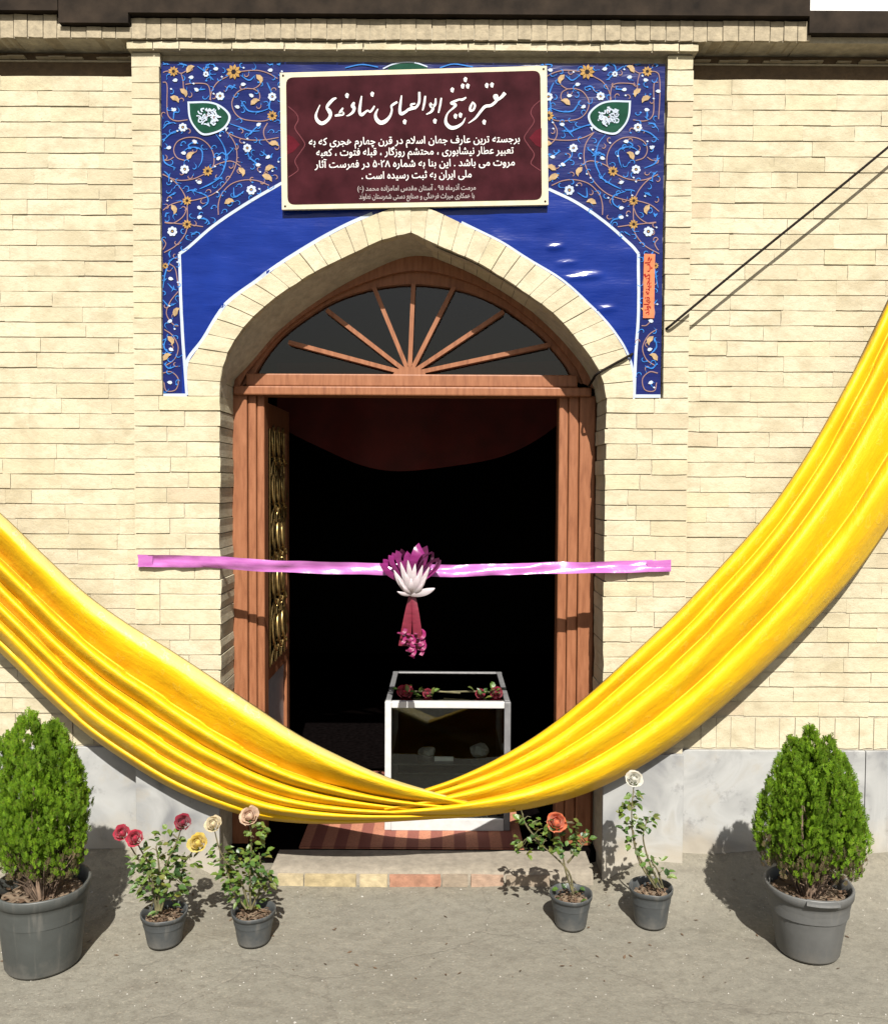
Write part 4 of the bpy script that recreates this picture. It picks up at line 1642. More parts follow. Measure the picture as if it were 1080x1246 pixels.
# orange sticker on the right edge of the banner
sk = MB()
ribbon2d(sk, [(789.5, 309.5), (789, 330), (788.6, 350), (788.2, 370), (788, 387.5)], 13.5, .0056, 0, n=8)
text_mesh(sk, "چاپ گنجینه نهاوند", 788.6, 384, 790.4, 313, 9.0, BP, .0072, 1, .02)
sk.build("printed_tag", [M['sorange'], M['sred']], banner)

# ------------------------------------------------------------------ plaque
SYF = -.010
plq = thing("sign_board", "maroon plaque with cream border and white Persian lettering above the arch", "sign", (U(503, 168, SYF).x, SYF, U(503, 255, SYF).z))


def SP(px, py, lift=0.0):
    p = U(px, py, SYF)
    return (p.x, p.y - lift, p.z)


quad = [(340.5, 88.5), (665, 80), (667, 249), (343, 255)]
mb = MB()
q = [SP(*p) for p in quad]
mb.prism([(p[0], p[2]) for p in q][::-1], SYF, SYF + .016)
bevel(fix_normals(mb.build("board", M['sframe'], plq)), .002)


def rounded(x0, y0, x1, y1, x2, y2, x3, y3, r):
    P = [np.array(p, float) for p in ((x0, y0), (x1, y1), (x2, y2), (x3, y3))]
    out = []
    for i in range(4):
        a, b, c = P[i - 1], P[i], P[(i + 1) % 4]
        d0, d1 = (a - b) / np.linalg.norm(a - b), (c - b) / np.linalg.norm(c - b)
        for k in range(6):
            t = k / 5
            p, q_ = b + d0 * r, b + d1 * r
            out.append(tuple((1 - t) ** 2 * p + 2 * t * (1 - t) * b + t * t * q_))
    return out


mb = MB()
blob(mb, rounded(348, 94.5, 657, 86, 659, 243, 350, 249, 9), .0015, 0, SP)
for s, cx_, cyy in ((1, 350, 176), (-1, 658.5, 168)):
    lob = [(cx_, cyy - 12), (cx_ + s * 7, cyy - 9), (cx_ + s * 15, cyy), (cx_ + s * 7, cyy + 9), (cx_, cyy + 12)]
    blob(mb, lob, .0021, 1, SP)
    ribbon2d(mb, [(cx_ + s * 1, cyy - 46), (cx_ + s * 10, cyy - 38), (cx_ + s * 13, cyy - 30), (cx_ + s * 9, cyy - 20), (cx_ + s * 16, cyy - 9), (cx_ + s * 21, cyy), (cx_ + s * 16, cyy + 9),
                  (cx_ + s * 9, cyy + 20), (cx_ + s * 13, cyy + 30), (cx_ + s * 10, cyy + 34), (cx_ + s * 1, cyy + 40)], 1.0, .0025, 2, SP)
mb.build("maroon_face", [M['smaroon'], M['sruby'], M['srose']], plq)
# title in slanting calligraphy, traced as pen strokes
A = lambda pts: [(375 + x / 8.308, 90 + y / 8.308, wd / 8.308) for x, y, wd in pts]
B_ = lambda pts: [(495 + x / 8.308, 90 + y / 8.308, wd / 8.308) for x, y, wd in pts]
STROKES = [A(q) for q in (
    [(285, 245, 14), (250, 262, 28), (205, 310, 30), (190, 345, 24), (215, 380, 40), (225, 420, 30), (195, 470, 30), (140, 502, 36), (95, 475, 34), (78, 425, 24), (95, 370, 14), (120, 315, 8)],
    [(352, 345, 14), (325, 392, 30), (350, 402, 38), (320, 415, 28), (270, 425, 18)],
    [(465, 288, 18), (450, 325, 38), (465, 350, 30), (450, 390, 26), (410, 420, 16), (385, 427, 6)],
    [(670, 325, 14), (650, 360, 20), (625, 385, 20), (600, 372, 16), (575, 390, 22), (540, 415, 32), (520, 385, 28), (525, 320, 26), (540, 225, 12)],
    [(900, 285, 20), (860, 310, 24), (840, 330, 20), (845, 370, 18), (825, 430, 24), (780, 480, 38), (730, 495, 42), (690, 460, 36), (680, 410, 24), (705, 355, 10)],
    [(1085, 345, 28), (1020, 357, 24), (985, 385, 26), (940, 405, 34), (925, 370, 28), (932, 300, 24), (943, 220, 12)])] + [B_(q) for q in (
    [(125, 185, 22), (124, 280, 24), (105, 325, 24), (80, 345, 26), (40, 358, 24), (-5, 372, 22)],
    [(85, 302, 14), (45, 312, 22), (48, 335, 18), (80, 342, 16)],
    [(185, 225, 18), (175, 300, 22), (158, 372, 14)], [(347, 245, 16), (335, 320, 20), (318, 397, 14)],
    [(290, 250, 14), (285, 310, 24), (250, 332, 36), (235, 300, 22), (262, 345, 28), (245, 385, 22), (195, 412, 10)],
    [(598, 240, 14), (560, 262, 24), (530, 262, 18), (510, 268, 20), (470, 285, 24), (445, 300, 22), (490, 315, 28), (470, 345, 20), (420, 390, 14), (395, 440, 20), (395, 500, 32), (440, 545, 38), (500, 540, 32), (560, 500, 20), (590, 445, 6)],
    [(665, 285, 14), (640, 340, 24), (640, 375, 22), (670, 365, 20), (685, 320, 22), (662, 287, 14)],
    [(990, 195, 36), (950, 240, 28), (905, 265, 26), (882, 228, 26), (908, 220, 18), (908, 268, 26), (850, 320, 28), (790, 332, 30), (745, 380, 26), (690, 450, 20), (620, 502, 8)])]
DOTS = [A([(x, y, 0)])[0] for x, y in ((393, 222), (648, 208), (975, 487))] + [B_([(x, y, 0)])[0] for x, y in ((283, 480), (458, 165), (590, 60), (563, 126), (614, 126), (490, 430), (540, 420), (806, 120), (858, 115), (780, 490))]
mb = MB()
for i, s in enumerate(STROKES):
    ribbon2d(mb, s, 3, .0024 + .00008 * i, 0, SP, n=6)
for x, y, _ in DOTS:
    blob(mb, [(x - 1.6, y + 2.4), (x + 1.0, y + 3.3), (x + 2.3, y - 1.6), (x - .4, y - 3.3), (x - 2.4, y - .8)], .0034, 0, SP)
for txt, lx, ly, rx, ry, h in (
        ("برجسته ترین عارف جهان اسلام در قرن چهارم هجری که به", 376, 177.0, 632, 173.0, 12.4),
        ("تعبیر عطار نیشابوری ، محتشم روزگار ، قبله فتوت ، کعبه", 385, 190.0, 624.5, 187.0, 12.4),
        ("مروت می باشد . این بنا به شماره ۵۰۲۸ در فهرست آثار", 383, 204.5, 626, 201.5, 12.4),
        ("ملی ایران به ثبت رسیده است .", 440, 218.0, 573.5, 216.0, 12.4)):
    text_mesh(mb, txt, lx, ly, rx, ry, h, SP, .0024, 0, .012)
mb.build("lettering", M['ink'], plq)
mb = MB()
for txt, lx, ly, rx, ry in (("مرمت آذرماه ۹۵ ، آستان مقدس امامزاده محمد (ع)", 435, 232.5, 578.5, 231.0),
                            ("با همکاری میراث فرهنگی و صنایع دستی شهرستان نهاوند", 437, 242.3, 577, 241.0)):
    text_mesh(mb, txt, lx, ly, rx, ry, 8.6, SP, .0024, 0, .012)
mb.build("small_lettering", M['inkdim'], plq)
for x, y in ((344.5, 92), (661, 84), (663, 245), (347, 251)):
    p = U(x, y, SYF)
    rows = [[(p.x + r_ * math.cos(k * .785), p.y - d, p.z + r_ * math.sin(k * .785)) for k in range(8)] for r_, d in ((.0045, 0), (.004, .002), (.001, .0026))]
    MB().grid(rows, closed=True).build("screw_head", M['eave'], plq)

# ------------------------------------------------------------------ cable
cb = MB()
P = [U(1210, 70, -.03), U(1080, 179, -.03), U(1000, 245, -.03), U(900, 326, -.028), U(830, 384, -.022)]
P += [Vector((U(813, 398, -.012).x, -.012, U(813, 398, -.012).z)), U(806, 403, .027), U(790, 415, .029), U(771, 429, .027), U(765, 433, -.006), U(745, 444, -.007), U(726, 455, -.004), U(721, 462, .09), U(716, 470, .19)]
pts = spline([tuple(p) for p in P], 5)
cb.tube(pts, .0054, 7)
o = cb.build("cable", M['cable'], smooth=True)
tag(o, "black cable slanting from the top right down behind the banner to the arch", "cable")


# ------------------------------------------------------------------ yellow drape
def smooth01(u):
    u = max(0.0, min(1.0, u))
    return u * u * (3 - 2 * u)


def fold(s, valleys, amps):
    """rounded ridges between sharp valleys"""
    for i in range(len(valleys) - 1):
        a, b = valleys[i], valleys[i + 1]
        if a <= s <= b:
            u = (s - a) / (b - a)
            # quick swell forward, then a long fall back under the ridge
            u = u ** 0.62
            return amps[i] * (math.sin(math.pi * u) ** 0.85)
    return 0.0


def drape_sheet(mb, uvs, top, bot, nt_, ns, yfun, val0, val1, amp0, amp1, seed, s_warp=0.02):
    T, Bt = along(spline(top, 10), nt_), along(spline(bot, 10), nt_)
    rows = []
    for i in range(nt_):
        t = i / (nt_ - 1)
        row = []
        for j in range(ns):
            s = j / (ns - 1)
            px = T[i][0] + (Bt[i][0] - T[i][0]) * s
            py = T[i][1] + (Bt[i][1] - T[i][1]) * s
            sw = s + s_warp * noise.noise((t * 3.0, s * 2.2, seed)) * math.sin(math.pi * s)
            v = [a + (b - a) * smooth01(t) + (0 if k in (0, len(val0) - 1) else .028 * noise.noise((t * 2.6, k * 5.1, seed + 31))) for k, (a, b) in enumerate(zip(val0, val1))]
            am = [(a + (b - a) * t) * (1 + .5 * noise.noise((t * 3.2, k * 3.3, seed + 5))) for k, (a, b) in enumerate(zip(amp0, amp1))]
            width = np.linalg.norm(Bt[i] - T[i]) / 290.0
            d = fold(sw, v, am)
            d += .012 * noise.noise((t * 9, s * 3.5, seed + 11)) + .005 * noise.noise((t * 26, s * 9, seed + 21))
            roll = (1 - abs(2 * s - 1) ** 6)
            y = yfun(t, s) - d - .02 * roll + (.045 if seed < 5 else .022) * max(0.0, (s - .90) / .10) ** 1.6
            p = U(px, py, y)
            row.append((p.x, p.y, p.z))
        rows.append(row)
        for j in range(ns):
            uvs.append((t * 3.1 + seed * 10, j / (ns - 1) * .55))
    # thickness: return the lower and upper edges to the back
    mb.grid(rows)


mb = MB()
uvs = []
topL = [(-190, 460), (-90, 548), (0, 624), (52, 674), (104, 722), (155, 759), (207, 791), (259, 825), (311, 860), (363, 894), (415, 921), (466, 944), (508, 958), (560, 972), (600, 981), (625, 985)]
botL = [(-240, 560), (-110, 690), (0, 793), (52, 844), (104, 891), (155, 927), (207, 958), (259, 980), (311, 995), (363, 1001), (415, 1002), (466, 1000), (518, 997), (570, 994), (605, 990), (628, 987)]
val0 = [0.0, .28, .46, .62, .77, .90, 1.0]
val1 = [0.0, .46, .62, .74, .84, .93, 1.0]
ampA = [.130, .130, .115, .105, .090, .050]
ampB = [.090, .055, .046, .036, .028, .016]
drape_sheet(mb, uvs, topL, botL, 170, 70, lambda t, s: -.085 - .03 * t - .012 * s + .085 * smooth01((t - .80) / .20), val0, val1, ampA, ampB, 1.0)
topR = [(1215, 80), (1140, 240), (1080, 367), (1038, 452), (984, 549), (930, 628), (876, 690), (823, 746), (769, 797), (715, 846), (661, 889), (607, 922), (554, 947), (511, 962), (470, 976)]
botR = [(1265, 300), (1170, 500), (1080, 641), (1038, 700), (984, 760), (930, 813), (876, 862), (823, 904), (769, 938), (715, 964), (661, 980), (607, 989), (554, 992), (500, 993), (465, 992)]
val0 = [0.0, .13, .30, .62, 1.0]
val1 = [0.0, .20, .42, .68, 1.0]
ampA = [.050, .065, .105, .100]
ampB = [.034, .042, .062, .048]
drape_sheet(mb, uvs, topR, botR, 170, 70, lambda t, s: -.055 - .035 * smooth01(t * 1.6) - .012 * s, val0, val1, ampA, ampB, 7.0)
o = mb.build("yellow_drape", M['drape'], smooth=True)
uvl = o.data.uv_layers.new(name="UVMap")
idx = np.zeros(len(o.data.loops), dtype=np.int32)
o.data.loops.foreach_get("vertex_index", idx)
uvl.data.foreach_set("uv", np.array(uvs, dtype=np.float32)[idx].ravel())
sd = o.modifiers.new("thickness", 'SOLIDIFY')
sd.thickness = .004
sd.offset = 0
tag(o, "long yellow satin drape swagged across the wall and doorway, twisted at the middle", "drape")

# ------------------------------------------------------------------ ribbon and bow
rib = thing("ribbon", "lilac ceremonial ribbon with a magenta bow stretched across the doorway", "ribbon", (U(500, 690, -.02).x, -.02, U(500, 690, -.02).z))


def band(mb, c, wd, Yf, m=0, twist=None, n=70):
    P = along(spline(c, 8), n)
    rows = []
    for i, p in enumerate(P):
        t = i / (n - 1)
        row = []
        for j in range(5):
            s = j / 4 - .5
            q = U(p[0], p[1] + s * wd(t) * (1 + .10 * noise.noise((t * 11, 3, wd(0)))) + 1.1 * noise.noise((t * 6, 8, wd(0))), Yf(t))
            q.y += .007 * noise.noise((t * 16, s * 2.5, wd(0))) + .004 * noise.noise((t * 45, s * 3, 4))
            q.y += .006 * math.cos(s * 6 + t * 9) + (twist(t) * s if twist else 0)
            row.append(tuple(q))
        rows.append(row)
    mb.grid(rows, m)


mb = MB()
band(mb, [(168, 681.5), (260, 684.5), (360, 690), (430, 692), (500, 693)], lambda t: 15.5 - 1.5 * t, lambda t: -.012 - .012 * math.sin(math.pi * t), 0, lambda t: .012 * math.sin(t * 5))
band(mb, [(500, 694), (560, 695), (640, 692), (730, 690), (815, 688)], lambda t: 14.5 - 1.5 * math.sin(3 * t), lambda t: -.012 - .012 * math.sin(math.pi * t), 0, lambda t: -.02)
mb.build("ribbon_band", M['ribbon'], rib, smooth=True)
for pts, ds in (([(168, 675), (186, 676), (186, 689), (169, 690)], .012), ([(786, 683), (816, 681), (816, 694), (788, 696)], .012)):
    mb = MB()
    mb.face([tuple(U(x, y, -.0195)) for x, y in pts])
    mb.build("folded_end", M['ribbon'], rib)


def strap(mb, p0, p1, p2, w0, w1, m=0, n=10, roll=0.0, tw=0.0):
    """bezier strip, px control points with depth (px,py,Y)"""
    a, b, c = (U(*q) for q in (p0, p1, p2))
    rows = []
    for i in range(n + 1):
        t = i / n
        q = a * (1 - t) ** 2 + b * (2 * t * (1 - t)) + c * t * t
        d = (b - a) * (1 - t) + (c - b) * t
        nr = d.cross(Vector((0, 1, 0)))
        if nr.length < 1e-6:
            nr = Vector((1, 0, 0))
        nr.normalize()
        an_ = roll + tw * t
        nr = (nr * math.cos(an_) + Vector((0, 1, 0)) * math.sin(an_))
        wd = (w0 + (w1 - w0) * t) / 2
        rows.append([tuple(q - nr * wd), tuple(q + Vector((0, -.003, 0))), tuple(q + nr * wd)])
    mb.grid(rows, m)


KN = (501, 712, -.05)
for lx, ly, wd, ro in ((486, 671, .046, .55), (513, 667, .050, -.5), (534, 681, .036, .7), (466, 685, .034, -.7), (499, 674, .044, .3), (526, 672, .032, .9), (476, 676, .030, -.9)):
    mb = MB()
    # each loop swells out on one side and comes back on the other
    dx, dy = lx - KN[0], ly - KN[1]
    l_ = math.hypot(dx, dy)
    qx, qy = -dy / l_ * 11, dx / l_ * 11
    mx_, my_ = KN[0] + dx * .75, KN[1] + dy * .75
    tip = (lx, ly, -.085)
    strap(mb, KN, (mx_ + qx, my_ + qy, -.03), tip, .014, wd, roll=ro, tw=.3)
    strap(mb, tip, (mx_ - qx, my_ - qy, -.13), KN, wd, .014, roll=ro + .3, tw=.4)
    mb.build("bow_loop", M['magenta'], rib, smooth=True)
for i, (tx, ty, wd) in enumerate(((479, 694, .026), (487, 684, .024), (496, 682, .026), (505, 686, .026), (514, 688, .024), (522, 690, .022), (529, 716, .030), (483, 720, .016), (492, 696, .03), (510, 698, .03), (484, 704, .018), (518, 702, .020), (500, 704, .026), (489, 712, .016), (514, 710, .018))):
    mb = MB()
    k0 = (501 + (i % 3 - 1) * 2, 724, -.085)
    mid = ((k0[0] + tx) / 2 + (tx - 501) * .1, (k0[1] + ty) / 2 + 2, -.135)
    end = (tx, ty, -.125 - .004 * (i % 3))
    a, b, c = (U(*q) for q in (k0, mid, end))
    rows = []
    for j in range(9):
        t = j / 8
        q = a * (1 - t) ** 2 + b * (2 * t * (1 - t)) + c * t * t
        d = ((b - a) * (1 - t) + (c - b) * t).normalized()
        nr = d.cross(Vector((0, 1, 0))).normalized()
        wdt = wd * (math.sin(math.pi * min(1, .12 + t * .86)) ** .8) / 2
        rows.append([tuple(q - nr * wdt + Vector((0, .006, 0))), tuple(q), tuple(q + nr * wdt + Vector((0, .006, 0)))])
    mb.grid(rows)
    mb.build("pearl_petal", M['petal'], rib, smooth=True)
mb = MB()
strap(mb, (501, 722, -.06), (496, 750, -.07), (492, 786, -.06), .020, .052, tw=.3)
strap(mb, (502, 722, -.065), (507, 750, -.085), (509, 790, -.07), .018, .045, tw=-.3)
mb.build("ribbon_tail", M['crimson'], rib, smooth=True)
for k in range(9):
    mb = MB()
    x0, y0 = 489 + (k * 37 % 25), 765 + (k * 17 % 22)
    pts = []
    for q in range(16):
        u = q / 15
        an = u * 8 + k
        p = U(x0 + 4.5 * math.cos(an) * (1 - .3 * u), y0 + 15 * u + 3.5 * math.sin(an), -.085 - .014 * math.sin(an))
        pts.append(p)
    rows = [[tuple(p + Vector((-.007, 0, .003))), tuple(p + Vector((.007, 0, -.002)))] for p in pts]
    mb.grid(rows)
    mb.build("ribbon_curl", M['curl'], rib, smooth=True)


# ------------------------------------------------------------------ plants
def add_pot(t, c, rt, rb, h, mat, parts=True, lip=.012, tabs=False, tilt=0.0):
    x, y, z = c
    n = 40
    q_ = .72 if rt > .12 else .42
    prof = [(rb * .2, .004), (rb - .006 * q_, .002), (rb, .010), (rb + (rt - .012 * q_ - rb) * .5, h * .5), (rt - .012 * q_, h - .2 * h), (rt - .010 * q_, h - .136 * h), (rt, h - .12 * h), (rt + .003 * q_, h - .016 * h), (rt, h), (rt - .010 * q_, h - .002), (rt - .015 * q_, h - .2 * h), (rt - .020 * q_, h * .62)]
    mb = MB()
    rows = []
    for i, (r_, zz) in enumerate(prof):
        row = []
        for k in range(n):
            a = 2 * math.pi * k / n
            wob = 1 + .012 * noise.noise((math.cos(a) * 1.3 + x * 7, math.sin(a) * 1.3, zz * 4))
            if 2 <= i <= 4:
                wob += .006 * (1 if k % 4 == 0 else 0)
            row.append((x + r_ * wob * math.cos(a), y + r_ * wob * math.sin(a), z + zz + (.006 * noise.noise((a, x, 3)) if i > 4 else 0)))
        rows.append(row)
    mb.grid(rows, closed=True)
    pot = mb.build("pot", mat, t, smooth=True)
    # soil
    mb = MB()
    rows = []
    for i in range(6):
        r_ = max(.001, (rt - .016) * i / 5)
        rows.append([(x + r_ * math.cos(2 * math.pi * k / 24), y + r_ * math.sin(2 * math.pi * k / 24), z + h - .035 * h / .25 - .012 + .012 * noise.noise((r_ * 60 * math.cos(k), r_ * 60 * math.sin(k), x * 9))) for k in range(24)])
    mb.grid(rows, closed=True)
    mb.build("soil", M['soil'], t)
    # litter on the soil
    mb = MB()
    for i in range(60):
        a, r_ = rng.uniform(0, 6.28), (rt - .02) * math.sqrt(rng.random())
        q = Vector((x + r_ * math.cos(a), y + r_ * math.sin(a), z + h - .035 * h / .25 + rng.uniform(-.004, .008)))
        s = rng.uniform(.006, .014) * (rt / .09) ** .5
        an = rng.uniform(0, 6.28)
        d1, d2 = Vector((math.cos(an), math.sin(an), rng.uniform(-.4, .4))) * s, Vector((-math.sin(an), math.cos(an), rng.uniform(-.4, .4))) * s * .45
        mb.face([q - d1, q + d2, q + d1, q - d2])
    mb.build("leaf_litter", M['dryleaf'], t, stuff=True)
    if tabs:
        mb = MB()
        rows = []
        for k in range(9):
            a = -math.pi / 2 - .1 + (k - 4) * .085
            rows.append([(x + (rt + q) * math.cos(a), y + (rt + q) * math.sin(a), z + h - dz) for q, dz in ((-.008, -.001), (.016, .004), (.018, .012), (.004, .022))])
        mb.grid(rows)
        mb.build("pot_grip", mat, t)
    return pot


def thuja(base, rt, rb, h, spires, label, mat, seed, tabs=False, count=3000):
    t = thing("potted_thuja", label, "potted plant", base, "conifers in big grey pots at both ends")
    add_pot(t, base, rt, rb, h, mat, tabs=tabs)
    r_ = np.random.default_rng(seed)
    zs_ = base[2] + h - .05
    trunk = MB()
    V, Fc, FM = [], [], []
    for (ox, oy, z0, z1, rad) in spires:
        top = Vector((base[0] + ox, base[1] + oy, base[2] + z0 + (z1 - z0) * .75))
        for q in range(2):
            a = r_.uniform(0, 6.28)
            st_ = Vector((base[0] + .03 * math.cos(a), base[1] + .03 * math.sin(a), zs_))
            md = st_.lerp(top, .5) + Vector((r_.uniform(-.02, .02), r_.uniform(-.02, .02), 0))
            trunk.tube(spline([tuple(st_), tuple(md), tuple(top)], 4), [.008, .008, .007, .007, .006, .005, .004, .003, .002], 5)
    # bare whippy stems low down
    for q in range(26):
        a = r_.uniform(0, 6.28)
        b0_ = Vector((base[0] + .05 * r_.uniform(.2, 1) * math.cos(a), base[1] + .05 * r_.uniform(.2, 1) * math.sin(a), zs_))
        e_ = b0_ + Vector((.09 * math.cos(a), .09 * math.sin(a), r_.uniform(.08, .17)))
        trunk.tube([b0_, b0_.lerp(e_, .5) + Vector((0, 0, .02)), e_], [.0035, .003, .0015], 4)
    trunk.build("trunk", M['bark'], t, smooth=True)
    vol = np.array([s[4] ** 1.6 * (s[3] - s[2]) for s in spires])
    pick = r_.choice(len(spires), size=count, p=vol / vol.sum())
    for i in range(count):
        ox, oy, z0, z1, rad = spires[pick[i]]
        u = r_.beta(1.25, 1.25)
        zz = z0 + (z1 - z0) * u
        prof = (math.sin(math.pi * (.16 + .84 * u) ** .85) ** .62) if u < 1 else 0
        a = r_.uniform(0, 2 * math.pi)
        nz = noise.noise((math.cos(a) * 1.9 + pick[i] * 5, math.sin(a) * 1.9, zz * 4.5 + seed))
        if nz < -.16 and r_.uniform() < .8:
            continue
        rr = rad * prof * (r_.uniform(.5, 1.0) ** .5) * (1 + .42 * nz)
        c = np.array([base[0] + ox + rr * math.cos(a), base[1] + oy + rr * math.sin(a), base[2] + zz])
        outw = np.array([math.cos(a), math.sin(a), 0])
        ax = outw * r_.uniform(.05, .42) + np.array([r_.normal(0, .10), r_.normal(0, .10), 1.0])
        ax /= np.linalg.norm(ax)
        tw = r_.uniform(0, 2 * math.pi)
        side = np.cross(ax, np.array([math.cos(tw), math.sin(tw), .05]))
        side /= np.linalg.norm(side)
        L = r_.uniform(.018, .042)
        nrm = np.cross(ax, side)
        dry = 1 if zz < .42 and r_.uniform() < .75 * (.46 - zz) / .16 else 0
        # stem blade
        segs = [(c, c + ax * L, .0018)]
        for k in range(4):
            f = .15 + .2 * k
            for sg in (-1, 1):
                s0 = c + ax * L * f
                ll = L * (.55 - .42 * f) * r_.uniform(.75, 1.25)
                dv = ax * .82 + side * sg * .6 + nrm * r_.normal(0, .15)
                segs.append((s0, s0 + dv * ll, .0021))
        for s0, s1, wd in segs:
            d = s1 - s0
            pv = np.cross(d, nrm)
            l = np.linalg.norm(pv)
            pv = pv / l * wd if l > 1e-9 else side * wd
            b = len(V)
            mid_ = s0 + d * .55
            V.extend([s0, mid_ + pv, s1, mid_ - pv])
            Fc.append((b, b + 1, b + 2, b + 3))
            FM.append(dry)
    fb = MB()
    fb.v, fb.f, fb.m = [tuple(v) for v in V], Fc, FM
    fb.build("foliage", [M['thuja'], M['drythuja']], t, stuff=True)
    return t


bl = G(50, 1173)
thuja((bl.x, bl.y + .02, 0), .157, .124, .285, [(-.045, .0, .30, .865, .10), (.035, .02, .29, .83, .10), (.085, -.02, .31, .755, .07), (-.115, .0, .33, .79, .095), (0, -.06, .33, .75, .10), (.0, .07, .32, .79, .10)],
      "bushy dark green thuja in a dark grey pot at the far left", M['pot'], 3, count=11000)
br = G(983, 1157)
thuja((br.x, br.y + .01, 0), .151, .108, .250, [(-.005, 0, .27, .80, .072), (.06, 0, .28, .77, .070), (-.06, .01, .28, .76, .070), (.11, .01, .29, .70, .068), (-.11, 0, .30, .69, .066), (.145, 0, .33, .60, .048), (-.145, 0, .34, .59, .045), (.035, -.08, .29, .69, .088), (-.06, -.07, .29, .67, .085), (0, .07, .28, .72, .095), (.08, -.07, .30, .63, .072)],
      "bright green egg-shaped thuja in a grey pot with a rim grip at the far right", M['pot2'], 11, tabs=True, count=11500)


def leaf_face(mb, p, d, up, L, wd):
    d = d.normalized()
    s = d.cross(up)
    if s.length < 1e-4:
        s = Vector((1, 0, 0))
    s.normalize()
    n_ = s.cross(d)
    b = len(mb.v)
    pts = [p, p + d * L * .35 + s * wd * .5 + n_ * L * .08, p + d * L * .72 + s * wd * .38 + n_ * L * .06, p + d * L - n_ * L * .12,
           p + d * L * .72 - s * wd * .38 + n_ * L * .06, p + d * L * .35 - s * wd * .5 + n_ * L * .08, p + d * L * .4, p + d * L * .72 - n_ * L * .03]
    mb.v += [tuple(x) for x in pts]
    for q in ((0, 1, 6), (1, 2, 7, 6), (2, 3, 7), (0, 6, 5), (6, 7, 4, 5), (7, 3, 4)):
        mb.f.append(tuple(b + k for k in q))
        mb.m.append(0)


def rose_head(t, p, r, mat, r_, face=Vector((0, -.75, .65)), name="rose_flower"):
    mb = MB()
    face = face.normalized()
    a = face.cross(Vector((0, 0, 1)))
    a = Vector((1, 0, 0)) if a.length < .1 else a.normalized()
    b = face.cross(a)
    for ring, (n_, R_, end) in enumerate(((3, .28, .30), (4, .42, .52), (5, .58, .80), (6, .78, 1.10), (7, .98, 1.38))):
        if ring == 0:
            core_ = [[tuple(p + (a * math.cos(k * .785) + b * math.sin(k * .785)) * (r * .2 * math.sin(q)) + face * (r * .24 * math.cos(q))) for k in range(8)] for q in (.05, .8, 1.6, 2.5)]
            mb.grid(core_, closed=True)
        for k in range(n_):
            an0 = 2 * math.pi * (k + .5 * (ring % 2)) / n_ + r_.uniform(-.2, .2)
            half_ = math.pi / n_ * r_.uniform(1.25, 1.6)
            rad = r * R_ * r_.uniform(.92, 1.08)
            e1 = end + r_.uniform(-.12, .15)
            rows = []
            for i in range(6):
                u = i / 5
                row = []
                for j in range(7):
                    v = j / 3 - 1
                    th = 2.5 + (e1 + .35 * v * v - 2.5) * u
                    ph = an0 + v * half_ * min(1, .35 + .9 * u)
                    flare = 1 + .22 * max(0, u - .7) / .3 * (.4 + ring * .2) - .05 * abs(v) + .05 * math.sin(5 * v + k)
                    q = p + (a * math.cos(ph) + b * math.sin(ph)) * (rad * flare * math.sin(th)) + face * (rad * flare * math.cos(th) - r * .12 * ring * .4)
                    row.append(tuple(q))
                rows.append(row)
            mb.grid(rows)
    return mb.build(name, mat, t, smooth=True)


